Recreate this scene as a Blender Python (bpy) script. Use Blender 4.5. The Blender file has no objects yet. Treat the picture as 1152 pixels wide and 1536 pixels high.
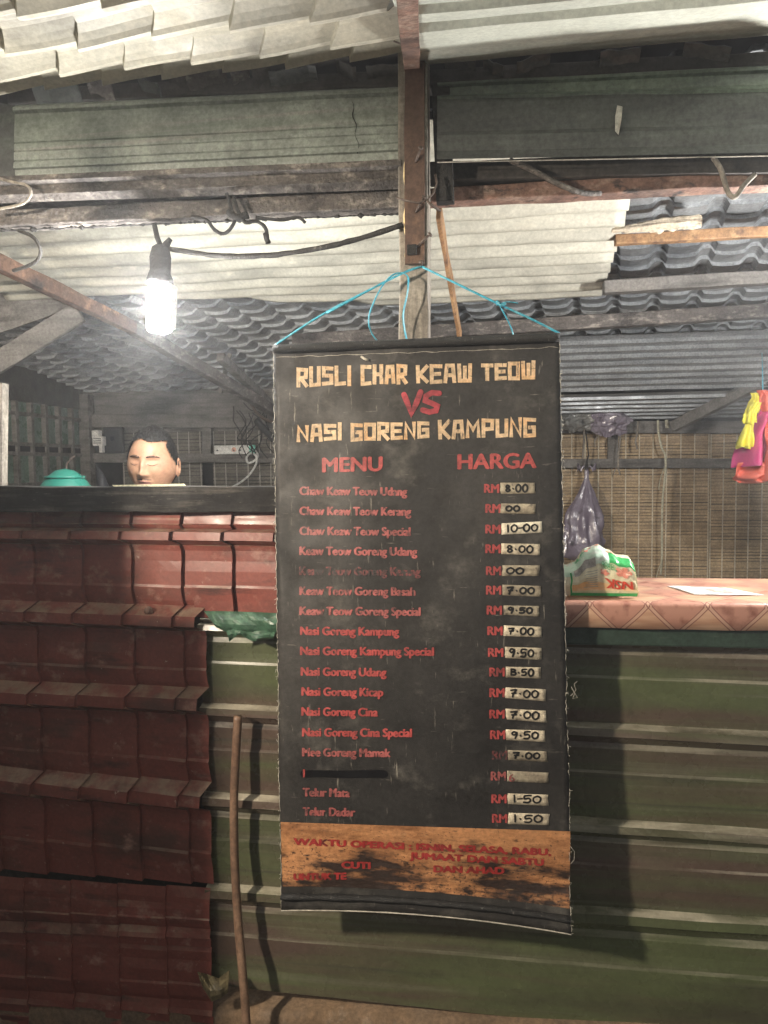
import bpy, math, random
from mathutils import Vector, Matrix, noise
random.seed(7)
R = math.radians
scene = bpy.context.scene
COL = scene.collection

# ------------------------------------------------------------------ camera
F = 1117.0                       # focal length in photo pixels (1152 x 1536)
CX, CY = 576.0, 768.0
YAW, PITCH, ROLL = R(7.9), R(-3.5), R(0.7)
CAM = Vector((0.0, -1.75, 1.5))
_fw = Vector((-math.sin(YAW)*math.cos(PITCH), math.cos(YAW)*math.cos(PITCH), math.sin(PITCH)))
_rt = Vector((math.cos(YAW), math.sin(YAW), 0))
_up = _rt.cross(_fw)
RT = _rt*math.cos(ROLL) - _up*math.sin(ROLL)
UP = _up*math.cos(ROLL) + _rt*math.sin(ROLL)
cd = bpy.data.cameras.new('camera')
cam = bpy.data.objects.new('camera', cd)
COL.objects.link(cam)
m = Matrix.Identity(4)
for i in range(3):
    m[i][0], m[i][1], m[i][2], m[i][3] = RT[i], UP[i], -_fw[i], CAM[i]
cam.matrix_world = m
cd.sensor_fit = 'AUTO'
cd.sensor_width = 36.0
cd.lens = F*36.0/1536.0
cd.clip_end = 500
cd.clip_start = 0.05
scene.camera = cam

# ------------------------------------------------------------------ world (night sky, town glow) and exposure
w = bpy.data.worlds.new("World"); scene.world = w; w.use_nodes = True
wn = w.node_tree; bg = wn.nodes['Background']
bg.inputs['Color'].default_value = (0.62, 0.60, 0.58, 1)
bg.inputs['Strength'].default_value = 0.15
scene.view_settings.view_transform = 'Standard'
scene.view_settings.look = 'None'
scene.view_settings.exposure = 1.5
scene.view_settings.gamma = 1
scene.cycles.use_denoising = True
scene.cycles.max_bounces = 8

# lamp strengths (each lamp is a real bulb built further down)
BULB_EMIT = 270.0          # the lit bulb over the counter
STREET_EMIT = 690.0        # lamp hanging to the left of the camera, under the shop opposite
SHELF_EMIT = 420.0        # second bulb over the serving shelf, out of frame to the right

HAZE = 0.016        # density of the haze added for lens glow (see the haze box at the end)
# ------------------------------------------------------------------ helpers
def ray(px, py):
    return (_fw + RT*((px-CX)/F) + UP*((CY-py)/F))
def W(px, py, Y=0.0):
    d = ray(px, py); t = (Y-CAM.y)/d.y
    return CAM + d*t
def WP(px, py, p0, n):
    d = ray(px, py); t = (p0-CAM).dot(n)/d.dot(n)
    return CAM + d*t
def nz(x, y, z, s=1.0):
    return noise.noise(Vector((x*s, y*s, z*s)))
def lerp(a, b, t): return a+(b-a)*t

class MB:
    def __init__(self): self.v = []; self.f = []; self.sm = []
    def add(self, vs, fs, smooth=False):
        o = len(self.v); self.v += [Vector(x) for x in vs]
        for f in fs: self.f.append([i+o for i in f]); self.sm.append(smooth)
        return self
    def quad(self, a, b, c, d): return self.add([a, b, c, d], [(0, 1, 2, 3)])
    def grid(self, fn, nu, nv, smooth=True, closed=False):
        vs = [fn(i/nu, j/nv) for j in range(nv+1) for i in range(nu+1)]
        fs = [(j*(nu+1)+i, j*(nu+1)+i+1, (j+1)*(nu+1)+i+1, (j+1)*(nu+1)+i) for j in range(nv) for i in range(nu)]
        return self.add(vs, fs, smooth)
    def box(self, c, sx, sy, sz, rot=None):
        vs = []
        for k in (-1, 1):
            for x, y in ((-1, -1), (1, -1), (1, 1), (-1, 1)):
                v = Vector((x*sx/2, y*sy/2, k*sz/2))
                if rot is not None: v = rot @ v
                vs.append(Vector(c)+v)
        return self.add(vs, [(3, 2, 1, 0), (4, 5, 6, 7), (0, 1, 5, 4), (1, 2, 6, 5), (2, 3, 7, 6), (3, 0, 4, 7)])
    def beam(self, p, q, w, h, up=Vector((0, 0, 1)), n=1, rough=0.0, seed=0.0):
        """bar from p to q, w wide (horizontal side), h high; p-q is its centre line"""
        p, q = Vector(p), Vector(q); d = (q-p).normalized()
        s = d.cross(up).normalized(); u = s.cross(d).normalized()
        rings = []
        for i in range(n+1):
            c = p.lerp(q, i/n); r = []
            for k, (a, b) in enumerate(((-1, -1), (1, -1), (1, 1), (-1, 1))):
                v = c + s*(a*w/2) + u*(b*h/2)
                if rough: v = v + s*rough*nz(v.x*9+seed, v.y*9, v.z*9+k) + u*rough*nz(v.x*9, v.y*9+seed+5, v.z*9+k)
                r.append(v)
            rings.append(r)
        return self.loft(rings, smooth=False)
    def loft(self, rings, smooth=True, caps=True):
        n = len(rings[0]); vs = [x for r in rings for x in r]; fs = []
        for j in range(len(rings)-1):
            for i in range(n):
                a = j*n+i; b = j*n+(i+1) % n
                fs.append((a, b, b+n, a+n))
        if caps:
            fs.append(tuple(reversed(range(n)))); fs.append(tuple((len(rings)-1)*n+i for i in range(n)))
        return self.add(vs, fs, smooth)
    def tube(self, pts, r, seg=8, jit=0.0, flat=1.0):
        pts = [Vector(p) for p in pts]; rings = []
        prev = None
        for i, p in enumerate(pts):
            d = (pts[min(i+1, len(pts)-1)]-pts[max(i-1, 0)]).normalized()
            if prev is None:
                s = d.cross(Vector((0, 0, 1)))
                if s.length < .1: s = d.cross(Vector((0, 1, 0)))
                s.normalize()
            else:
                s = (prev - d*prev.dot(d))
                s = s.normalized() if s.length > 1e-5 else d.orthogonal().normalized()
            prev = s; u = s.cross(d)
            rr = r[i] if isinstance(r, (list, tuple)) else r
            ring = []
            for k in range(seg):
                a = 2*math.pi*k/seg; q = rr*(1+jit*(random.random()-.4))
                ring.append(p + s*(math.cos(a)*q) + u*(math.sin(a)*q*flat))
            rings.append(ring)
        return self.loft(rings)
    def lathe(self, base, prof, seg=20, axis=Vector((0, 0, 1)), jit=0.0):
        axis = axis.normalized(); s = axis.orthogonal().normalized(); u = axis.cross(s)
        rings = [[Vector(base)+axis*z + (s*math.cos(2*math.pi*k/seg)+u*math.sin(2*math.pi*k/seg))*r*(1+jit*(random.random()-.5)) for k in range(seg)] for r, z in prof]
        return self.loft(rings)

_origin = {}
def thing(name, label, cat, loc, group=None, kind=None):
    o = bpy.data.objects.new(name, None); COL.objects.link(o); o.location = loc
    o.empty_display_size = .05
    o['label'] = label; o['category'] = cat
    if group: o['group'] = group
    if kind: o['kind'] = kind
    _origin[o] = Vector(loc)
    return o
def obj(name, mb, mat, parent=None, bevel=0.0, loc=None, solid=0.0, label=None, sub=0):
    """one mesh object; vertices are given in world space and moved into the frame of the thing that owns them"""
    if parent is not None: org = _origin[parent]
    else: org = Vector(loc) if loc is not None else Vector((0, 0, 0))
    me = bpy.data.meshes.new(name)
    me.from_pydata([v-org for v in mb.v], [], mb.f)
    me.polygons.foreach_set('use_smooth', mb.sm)
    me.materials.append(mat); me.update()
    o = bpy.data.objects.new(name, me); COL.objects.link(o)
    if parent is not None:
        o.parent = parent; _origin[o] = org
    else:
        o.location = org; _origin[o] = org
    if solid:
        md = o.modifiers.new('thickness', 'SOLIDIFY'); md.thickness = solid; md.offset = 0
    if bevel:
        md = o.modifiers.new('bevel', 'BEVEL'); md.width = bevel; md.segments = 2; md.limit_method = 'ANGLE'
    if sub:
        md = o.modifiers.new('sub', 'SUBSURF'); md.levels = sub; md.render_levels = sub
    if label: o['label'] = label
    return o
def tag(o, label, cat, group=None, kind=None):
    o['label'] = label; o['category'] = cat
    if group: o['group'] = group
    if kind: o['kind'] = kind
    return o

# ------------------------------------------------------------------ materials
def M(name, base, rough=.7, metal=0.0, layers=(), dust=None, bump=None, spec=.5, emit=None, alpha=None, trans=None, grit=.22):
    """layers: (colour, (sx,sy,sz), lo, hi[, detail]) noise masks mixed over the base; dust: (colour, amount, scale) on faces that look up"""
    mt = bpy.data.materials.new(name); mt.use_nodes = True
    nt = mt.node_tree; N = nt.nodes; L = nt.links; b = N['Principled BSDF']
    b.inputs['Roughness'].default_value = rough; b.inputs['Metallic'].default_value = metal
    b.inputs['Specular IOR Level'].default_value = spec
    tc = N.new('ShaderNodeTexCoord')
    col = None
    def rgb(c):
        n = N.new('ShaderNodeRGB'); n.outputs[0].default_value = (*c, 1); return n.outputs[0]
    col = rgb(base)
    for k, ly in enumerate(layers):
        c, sc, lo, hi = ly[:4]; det = ly[4] if len(ly) > 4 else 5
        mp = N.new('ShaderNodeMapping'); mp.inputs['Scale'].default_value = sc
        mp.inputs['Location'].default_value = (k*3.7+.3, k*1.9, k*2.3)
        L.new(tc.outputs['Object'], mp.inputs[0])
        no = N.new('ShaderNodeTexNoise'); no.inputs['Scale'].default_value = 1.0; no.inputs['Detail'].default_value = det
        no.inputs['Roughness'].default_value = .62
        L.new(mp.outputs[0], no.inputs['Vector'])
        mr = N.new('ShaderNodeMapRange'); mr.inputs['From Min'].default_value = lo; mr.inputs['From Max'].default_value = hi
        src = no.outputs[0]
        if len(ly) > 5:                      # stain that grows towards one end of the piece: (strength, middle height)
            sx = N.new('ShaderNodeSeparateXYZ'); L.new(tc.outputs['Object'], sx.inputs[0])
            ma = N.new('ShaderNodeMath'); ma.operation = 'MULTIPLY_ADD'; L.new(sx.outputs['Z'], ma.inputs[0]); ma.inputs[1].default_value = -ly[5][0]; ma.inputs[2].default_value = ly[5][0]*ly[5][1]
            ad = N.new('ShaderNodeMath'); L.new(src, ad.inputs[0]); L.new(ma.outputs[0], ad.inputs[1]); src = ad.outputs[0]
        L.new(src, mr.inputs['Value'])
        mx = N.new('ShaderNodeMix'); mx.data_type = 'RGBA'
        L.new(mr.outputs[0], mx.inputs[0]); L.new(col, mx.inputs[6]); L.new(rgb(c), mx.inputs[7])
        col = mx.outputs[2]
    if dust:
        c, amt, sc = dust
        ge = N.new('ShaderNodeNewGeometry'); sx = N.new('ShaderNodeSeparateXYZ'); L.new(ge.outputs['Normal'], sx.inputs[0])
        mr = N.new('ShaderNodeMapRange'); mr.inputs['From Min'].default_value = .12; mr.inputs['From Max'].default_value = .55
        L.new(sx.outputs['Z'], mr.inputs['Value'])
        mp = N.new('ShaderNodeMapping'); mp.inputs['Scale'].default_value = sc; L.new(tc.outputs['Object'], mp.inputs[0])
        no = N.new('ShaderNodeTexNoise'); no.inputs['Scale'].default_value = 1; no.inputs['Detail'].default_value = 6
        L.new(mp.outputs[0], no.inputs['Vector'])
        m2 = N.new('ShaderNodeMapRange'); m2.inputs['From Min'].default_value = .38; m2.inputs['From Max'].default_value = .6
        m2.inputs['To Max'].default_value = amt
        L.new(no.outputs[0], m2.inputs['Value'])
        mu = N.new('ShaderNodeMath'); mu.operation = 'MULTIPLY'; L.new(mr.outputs[0], mu.inputs[0]); L.new(m2.outputs[0], mu.inputs[1])
        mx = N.new('ShaderNodeMix'); mx.data_type = 'RGBA'
        L.new(mu.outputs[0], mx.inputs[0]); L.new(col, mx.inputs[6]); L.new(rgb(c), mx.inputs[7]); col = mx.outputs[2]
    if grit:
        for sc, lo, hi, det in ((95.0, 1-grit*1.5, 1+grit*1.1, 9), (9.0, 1-grit, 1+grit*.7, 6)):
            no = N.new('ShaderNodeTexNoise'); no.inputs['Scale'].default_value = sc; no.inputs['Detail'].default_value = det; no.inputs['Roughness'].default_value = .7
            L.new(tc.outputs['Object'], no.inputs['Vector'])
            mr = N.new('ShaderNodeMapRange'); mr.inputs['From Min'].default_value = .36; mr.inputs['From Max'].default_value = .64
            mr.inputs['To Min'].default_value = lo; mr.inputs['To Max'].default_value = hi
            L.new(no.outputs[0], mr.inputs['Value'])
            vm = N.new('ShaderNodeVectorMath'); vm.operation = 'SCALE'; L.new(col, vm.inputs[0]); L.new(mr.outputs[0], vm.inputs['Scale']); col = vm.outputs[0]
        no = N.new('ShaderNodeTexNoise'); no.inputs['Scale'].default_value = 14; no.inputs['Detail'].default_value = 8; L.new(tc.outputs['Object'], no.inputs['Vector'])
        mr = N.new('ShaderNodeMapRange'); mr.inputs['From Min'].default_value = .35; mr.inputs['From Max'].default_value = .65
        mr.inputs['To Min'].default_value = rough*.75; mr.inputs['To Max'].default_value = min(1, rough*1.25)
        L.new(no.outputs[0], mr.inputs['Value']); L.new(mr.outputs[0], b.inputs['Roughness'])
    L.new(col, b.inputs['Base Color'])
    if bump:
        sc, st = bump[0], bump[1]
        mp = N.new('ShaderNodeMapping'); mp.inputs['Scale'].default_value = sc if isinstance(sc, tuple) else (sc, sc, sc)
        L.new(tc.outputs['Object'], mp.inputs[0])
        no = N.new('ShaderNodeTexNoise'); no.inputs['Scale'].default_value = 1; no.inputs['Detail'].default_value = 6
        L.new(mp.outputs[0], no.inputs['Vector'])
        bp = N.new('ShaderNodeBump'); bp.inputs['Strength'].default_value = st; bp.inputs['Distance'].default_value = bump[2] if len(bump) > 2 else .004
        L.new(no.outputs[0], bp.inputs['Height']); L.new(bp.outputs[0], b.inputs['Normal'])
    if emit:
        b.inputs['Emission Color'].default_value = (*emit[0], 1); b.inputs['Emission Strength'].default_value = emit[1]
    if alpha is not None: b.inputs['Alpha'].default_value = alpha
    if trans: b.inputs['Transmission Weight'].default_value = trans
    return mt

m_red = M('maroon_paint', (.235, .069, .055), .42, layers=[((.20, .066, .052), (3, 3, 4), .42, .68), ((.11, .052, .042), (4, 4, 11), .52, .70), ((.38, .22, .18), (16, 16, 20), .58, .74, 9), ((.03, .025, .024), (4, 6, 24), .58, .74, 8), ((.48, .36, .30), (70, 70, 70), .68, .76, 4)], dust=((.30, .22, .16), .8, (22, 22, 30)), bump=(60, .2, .002), grit=.10)
m_green = M('olive_green_paint', (.118, .140, .070), .27, layers=[((.085, .085, .055), (1.5, 6, 9), .42, .66), ((.115, .082, .066), (.5, 3, 7.5), .44, .58), ((.16, .16, .11), (.8, 10, 50), .55, .75), ((.06, .06, .05), (1.2, 8, 60), .60, .78)],
            dust=((.52, .48, .38), .9, (5, 9, 60)), bump=((5, 40, 90), .12, .002), grit=.08)
m_fascia = M('grey_green_fascia', (.25, .28, .255), .5, layers=[((.17, .20, .17), (.8, 6, 26), .45, .68), ((.30, .28, .27), (.7, 5, 40), .55, .72), ((.06, .06, .06), (3, 5, 5), .60, .82, 8)], bump=((6, 30, 60), .2, .002))
m_fascia_dark = M('dark_green_fascia', (.07, .075, .072), .5, layers=[((.10, .115, .10), (.8, 6, 22), .5, .72), ((.03, .03, .032), (2, 4, 9), .5, .75)], bump=((6, 30, 60), .2, .002))
m_fascia_strip = M('lighter_green_strip', (.17, .215, .17), .5, layers=[((.09, .11, .10), (2.2, 6, 16), .45, .68)], bump=((6, 30, 60), .2, .002))
m_eave = M('cream_roof_underside', (.54, .50, .40), .6, layers=[((.40, .38, .32), (4, 4, 4), .42, .66), ((.24, .225, .20), (2.5, 6, 6), .54, .72), ((.30, .28, .24), (9, 9, 9), .62, .80, 8), ((.12, .11, .11), (28, 28, 28), .68, .80, 8)], bump=(30, .25, .003), grit=.10)
m_eave_flat = M('pale_panel_underside', (.62, .64, .56), .6, layers=[((.48, .50, .45), (1, 8, 4), .45, .7), ((.26, .27, .26), (5, 9, 9), .64, .82)], bump=(30, .15, .002), grit=.10)
m_corr = M('grimy_translucent_sheet', (.57, .555, .475), .55, layers=[((.36, .35, .30), (2, 9, 2), .45, .68), ((.15, .145, .13), (1.6, 4, 2), .52, .78, 8), ((.66, .63, .52), (9, 40, 9), .6, .8)], bump=(30, .15, .002), grit=.10)
m_tile = M('dark_tile_underside', (.33, .345, .36), .40, .1, layers=[((.13, .14, .155), (3, 3, 3), .45, .7), ((.36, .37, .37), (20, 20, 20), .66, .82)], bump=(40, .1, .002))
m_rib = M('galvanised_ribs', (.34, .355, .37), .42, .35, layers=[((.18, .19, .20), (.8, 8, 5), .42, .68), ((.45, .45, .44), (.8, 30, 30), .6, .8)])
m_wood_dark = M('sooty_wood', (.055, .05, .046), .75, layers=[((.10, .09, .08), (3, 30, 30), .5, .75), ((.025, .024, .024), (5, 5, 5), .45, .7)], bump=((6, 60, 60), .5, .003))
m_wood_grey = M('weathered_grey_wood', (.30, .27, .23), .8, layers=[((.17, .15, .13), (45, 45, 3.5), .45, .65), ((.09, .08, .07), (60, 60, 5), .60, .74), ((.05, .045, .04), (6, 6, 3), .62, .8)], bump=((80, 80, 6), .6, .003))
m_wood_rail = M('soot_black_rail', (.020, .0185, .018), .75, layers=[((.10, .09, .08), (5, 5, 60), .5, .72, 6), ((.30, .27, .23), (26, 26, 300), .64, .74, 8)], bump=((22, 22, 200), .5, .003), spec=.25)
m_wood_back = M('grey_brown_frame_wood', (.17, .16, .15), .75, layers=[((.07, .065, .06), (4, 30, 30), .45, .7)], bump=((6, 60, 60), .4, .003))
m_rust = M('rusted_steel', (.25, .145, .11), .8, .1, layers=[((.40, .29, .23), (16, 16, 40), .50, .66, 8), ((.10, .065, .055), (7, 7, 14), .48, .66, 8), ((.04, .034, .034), (22, 22, 40), .58, .70, 8)], bump=(110, .8, .004))
m_rust_soot = M('sooty_rusted_steel', (.11, .098, .092), .8, .1, layers=[((.31, .28, .25), (22, 22, 50), .52, .68, 8), ((.04, .036, .036), (6, 6, 14), .50, .68)], bump=(120, 1.0, .006))
m_rust_bright = M('orange_rust', (.33, .185, .09), .7, .1, layers=[((.46, .29, .15), (16, 16, 14), .5, .7, 8), ((.13, .07, .045), (18, 18, 14), .52, .68, 8)], bump=(80, .5, .003))
m_angle = M('brown_steel_angle', (.115, .068, .05), .6, .15, layers=[((.20, .12, .08), (20, 20, 9), .55, .7, 8), ((.07, .045, .035), (14, 14, 6), .55, .72)], bump=(70, .3, .002))
m_chip = M('bare_split_wood', (.72, .56, .30), .7, layers=[((.40, .28, .14), (50, 50, 5), .55, .75)])
m_soot = M('soot_black', (.022, .021, .021), .85, layers=[((.06, .055, .05), (60, 60, 60), .6, .8)], bump=(160, 1.0, .004))
m_cable = M('sooty_cable', (.035, .033, .032), .8, layers=[((.28, .26, .23), (90, 90, 90), .62, .74, 8)], bump=(200, 1.0, .004))
m_wire = M('rusty_wire', (.13, .10, .085), .6, .4)
m_blue = M('blue_raffia', (.06, .40, .55), .35, layers=[((.22, .58, .68), (60, 60, 60), .5, .75)])
m_bamboo = M('bamboo_slats', (.47, .345, .205), .65, layers=[((.30, .215, .13), (2, 3, 60), .42, .66), ((.56, .43, .27), (5, 5, 70), .58, .75)])
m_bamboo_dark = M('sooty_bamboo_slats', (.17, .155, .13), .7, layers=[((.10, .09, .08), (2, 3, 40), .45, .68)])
m_thread = M('blind_thread', (.60, .54, .42), .8)
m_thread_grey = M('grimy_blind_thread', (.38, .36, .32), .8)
m_black = M('black_gap', (.012, .012, .014), .9)  # near-black stands in for the dark in and behind gaps
m_skin = M('skin', (.57, .32, .20), .42, layers=[((.46, .235, .15), (22, 22, 26), .48, .72), ((.36, .20, .14), (60, 60, 60), .62, .76)], spec=.5, grit=.05, bump=(400, .25, .001))
m_lip = M('lip_skin', (.42, .19, .15), .45, grit=.07)
m_hair = M('black_hair', (.014, .013, .013), .5, bump=((160, 160, 40), .7, .003))
m_brow = M('dark_brown_hair', (.075, .045, .032), .7, layers=[((.30, .17, .11), (260, 120, 260), .50, .66, 3)])
m_shirt = M('grey_shirt', (.20, .20, .22), .85)
m_trouser = M('dark_trousers', (.05, .05, .06), .85)
m_teal = M('teal_plastic', (.013, .13, .10), .35, grit=.05)
m_white = M('white_plastic', (.74, .74, .72), .4, layers=[((.55, .54, .50), (20, 20, 20), .55, .8)])
m_mint = M('mint_plastic', (.20, .66, .54), .4)
m_yellowboard = M('pale_yellow_card', (.80, .75, .50), .6)
m_dark = M('dark_plastic', (.03, .032, .038), .5)
m_concrete = M('stained_concrete', (.21, .14, .085), .9, layers=[((.14, .11, .085), (3, 3, 3), .45, .7), ((.30, .24, .18), (16, 16, 16), .58, .78)], bump=(40, .5, .005))
m_asphalt = M('asphalt', (.06, .058, .055), .9, layers=[((.09, .085, .08), (40, 40, 40), .5, .7)], bump=(120, .6, .006))
m_glass_green = M('grimy_green_pane', (.15, .21, .17), .3, layers=[((.09, .12, .10), (3, 3, 6), .45, .68)])
m_rod = M('brown_rod', (.24, .15, .10), .45, layers=[((.14, .08, .055), (12, 12, 4), .45, .68), ((.34, .23, .16), (40, 40, 10), .6, .75)], bump=((60, 60, 12), .3, .002))

def emat(name, col, st):
    mt = bpy.data.materials.new(name); mt.use_nodes = True; nt = mt.node_tree
    nt.nodes.remove(nt.nodes['Principled BSDF']); e = nt.nodes.new('ShaderNodeEmission')
    e.inputs[0].default_value = (*col, 1); e.inputs[1].default_value = st
    nt.links.new(e.outputs[0], nt.nodes['Material Output'].inputs[0]); return mt

# ------------------------------------------------------------------ ground
g = MB(); g.grid(lambda u, v: Vector((-13+26*u, -10+20*v, 0.0)), 4, 4)
o = obj('ground', g, m_asphalt); o['kind'] = 'structure'; o['label'] = 'dark asphalt ground around the stall'
zp = W(600, 1550, -.06).z
g = MB()
ZSL = (W(600, 1550, -.06).z-W(0, 1522, -.06).z)/(W(600, 1550, -.06).x-W(0, 1522, -.06).x)
def plinth(u, v):
    prof = [(-.016, 0.0), (-.012, zp*.5), (-.010, zp-.02), (.0, zp), (.4, zp), (3.2, zp)]
    k = min(int(v*5+1e-6), 4); t = v*5-k
    y = lerp(prof[k][0], prof[k+1][0], t); z = lerp(prof[k][1], prof[k+1][1], t)
    x = -3.3+6.2*u
    if k > 1: z += (x-W(600, 1550, 0).x)*ZSL
    return Vector((x, y+.006*nz(x, 3, z, 6), z+.006*nz(x, y, 7, 6) if k else z))
g.grid(plinth, 80, 5)
o = obj('pavement', g, m_concrete); o['kind'] = 'structure'; o['label'] = 'stained concrete plinth under the stall front'

# ------------------------------------------------------------------ sheet builder
def tile_sheet(F3, s0, s1, prof, pitch, step, seed=0, shear=.0, amp=.003, sub=4, phase=0.0, gapy=None):
    """F3(s, t, h): surface point; prof: polyline of (t, h); the sheet climbs by `step` along s and drops back every `pitch`"""
    mb = MB()
    cols = []
    k0 = math.floor((s0-phase)/pitch)
    k = k0
    while phase+k*pitch < s1:
        a = max(s0, phase+k*pitch); b = min(s1, phase+(k+1)*pitch)
        for i in range(sub+1):
            s = lerp(a, b, i/sub)
            cols.append((s, (s-(phase+k*pitch))/pitch, k))
        k += 1
    n = len(prof)
    for (s, fr, kk) in cols:
        pass
    vs = []
    for (s, fr, kk) in cols:
        for j, (t, h) in enumerate(prof):
            ss = s + shear*h
            hh = h + step*fr + amp*nz(ss*5+seed, t*6, kk*.31) + amp*.6*nz(kk*1.7+seed, j*.37, 3)
            vs.append(F3(ss, t, hh))
    fs = []
    for c in range(len(cols)-1):
        for j in range(n-1):
            fs.append((c*n+j, (c+1)*n+j, (c+1)*n+j+1, c*n+j+1))
    mb.add(vs, fs, False)
    return mb

# ================================================================== THE COUNTER FRONT
counter = thing('counter_wall', 'stall counter front clad in maroon and olive green metal sheets', 'counter', W(560, 1500, 0))

# maroon sheet, ledges given by the height of their lips at the left and right end of the sheet
XL, XR = W(0, 900, 0).x-.25, W(312, 900, 0).x
def zline(pl, pr, xa, xb):
    za, zb = W(xa, pl, 0).z, W(xb, pr, 0).z
    Xa, Xb = W(xa, pl, 0).x, W(xb, pr, 0).x
    return lambda x: za+(zb-za)*(x-Xa)/(Xb-Xa)
def cladding(lines, zt, zb, x0, x1, pitch, step, out, phase, seed, shear, amp, lipf, crease, slope_h=.030, sub=4, ls=.86, le=.965):
    """lines: functions X -> z of each ledge lip; t runs 0..len over the rows"""
    zs = [zt]+lines+[zb]
    prof = []
    for k in range(len(zs)-1):
        top = .0 if k == 0 else .16
        prof += [(k+top, -.008 if k and lipf > .07 else 0.0), (k+.22, -.004), (k+.34, -.004), (k+.46, -.006), (k+crease, -.0065), (k+crease+.03, -.0085), (k+.80, -.004)]
        if k < len(zs)-2:
            prof += [(k+ls, -.001), (k+le, -out), (k+1.0+lipf, -out-.003), (k+1.0+lipf+.012, -out+.004), (k+1.155, -.004)]
    prof.append((len(zs)-1.0005, -.003))
    def F3(s, t, h):
        k = min(int(t), len(zs)-2); fr = t-k
        # rows are measured from ledge to ledge
        z = lerp(zs[k](s), zs[k+1](s), fr)
        return Vector((s, h, z))
    return tile_sheet(F3, x0, x1, prof, pitch, step, seed, shear, amp, sub, phase)
lin_red = [zline(795, 798, 0, 412), zline(916, 926, 0, 312), zline(1036, 1046, 0, 306), zline(1166, 1190, 0, 298)]
ztop = zline(764, 766, 0, 412); zend = zline(1302, 1322, 0, 296)
pit = .1305
mb = cladding(lin_red, ztop, zend, XL, XR, pit, -.012, .032, W(203, 850, 0).x, 3, .62, .003, .085, .62)
obj('red_tile_sheet', mb, m_red, counter, label='maroon tile-effect metal sheet with dusty ledges')
# its top row runs on to the right behind the banner
mb = cladding([lin_red[0]], ztop, zline(918, 927, 0, 412), XR-.03, W(470, 850, 0).x, pit, -.012, .032, W(203, 850, 0).x, 3, .62, .003, .085, .62)
for v in mb.v: v.y -= .0015
obj('red_tile_sheet', mb, m_red, counter, label='maroon sheet ending over the torn green edge')
# lower, overlapped maroon sheet
lz = [zline(1388, 1397, 0, 294), zline(1494, 1512, 0, 294)]
mb = cladding(lz, zline(1312, 1328, 0, 296), zline(1600, 1618, 0, 300), XL, XR-.01, pit, -.006, .006, W(112, 1400, 0).x, 9, .2, .004, .03, .62)
for v in mb.v: v.y -= .006
obj('lower_red_sheet', mb, m_red, counter, label='browner maroon sheet at the foot of the counter')

# olive green sheet
GL, GR = W(303, 1100, 0).x, W(1152, 1100, 0).x+.5
lin_g = [zline(936, 958, 312, 1152), zline(1062, 1106, 312, 1152), zline(1196, 1254, 312, 1152), zline(1334, 1386, 312, 1152)]
mb = cladding(lin_g, zline(924, 944, 312, 1152), zline(1480, 1572, 312, 1152), GL, GR, 3.0, 0.0, .024, GL-.1, 21, 0, .003, .060, .44, sub=60, ls=.952, le=.984)
for v in mb.v: v.y += .012
obj('green_sheet', mb, m_green, counter, label='olive green ribbed metal sheet with worn pale rims')

# torn green edge at its upper left corner, crumpled lower corner
def crumple(pts_top, pts_bot, Y, n, seed, out=.02):
    mb = MB()
    def fn(u, v):
        def pl(P):
            k = min(int(u*(len(P)-1)), len(P)-2); t = u*(len(P)-1)-k
            return (lerp(P[k][0], P[k+1][0], t), lerp(P[k][1], P[k+1][1], t))
        a, b = pl(pts_top), pl(pts_bot)
        p = W(lerp(a[0], b[0], v), lerp(a[1], b[1], v), Y - out*math.sin(v*2.6) - .012*nz(u*5+seed, v*2, 1))
        return p
    mb.grid(fn, n, 5, smooth=False); return mb
m_green_torn = M('torn_green_edge', (.06, .135, .085), .45, layers=[((.035, .07, .05), (14, 14, 20), .48, .68), ((.20, .28, .20), (20, 20, 30), .6, .75)])  # stronger green than the olive sheet
obj('torn_sheet_edge', crumple([(306, 917), (330, 917), (370, 918), (418, 920)], [(324, 940), (340, 948), (385, 951), (418, 947)], -.045, 18, 2), m_green_torn, counter, solid=.002, label='torn bent green edge under the maroon sheet')
obj('torn_sheet_edge', crumple([(338, 938), (360, 941), (388, 944), (416, 942)], [(344, 962), (358, 951), (380, 962), (410, 957)], -.052, 14, 12, .01), m_green_torn, counter, solid=.002)
obj('torn_corner', crumple([(296, 1458), (312, 1462), (328, 1468), (344, 1456)], [(304, 1480), (318, 1502), (332, 1496), (342, 1488)], -.05, 12, 5, .03), M('torn_olive_corner', (.12, .10, .055), .5, layers=[((.05, .045, .03), (30, 30, 30), .5, .65)]), counter, solid=.002)

for (x, y) in ((222, 917),):
    c = W(x, y, -.037); mb = MB(); mb.lathe(c, [(.001, .003), (.004, .0028), (.006, .001), (.0062, -.002), (.012, -.003), (.0125, -.005)], 12, Vector((0, -1, 0))); obj('screw', mb, m_rust, counter)
# rail over the maroon sheet
mb = MB()
a, b = W(-40, 748, -.02), W(560, 749, -.02)
mb.beam(a, b, .05, .062, n=40, rough=.003)
obj('plank_rail', mb, m_wood_rail, counter, bevel=.002, label='soot black plank rail along the top of the counter')

# serving shelf on the right (a slab; its vinyl cover is a thing of its own)
y_front, zs = -.06, W(1000, 905, -.06).z
sxa, sxb = W(600, 905, y_front).x, W(1152, 905, y_front).x+.45
zs = zs
Yb = .30
mb = MB(); mb.box(((sxa+sxb)/2, (y_front+Yb)/2+.006, zs-.028), sxb-sxa, Yb-y_front-.012, .030)
obj('serving_shelf', mb, m_wood_dark, counter, bevel=.002)
mb = MB(); mb.box(((sxa+sxb)/2, -.022, zs-.077), sxb-sxa, .05, .046)
obj('shelf_rail', mb, M('dark_green_rail', (.035, .06, .045), .4, layers=[((.25, .26, .2), (3, 30, 60), .62, .72)]), counter, bevel=.004)
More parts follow.
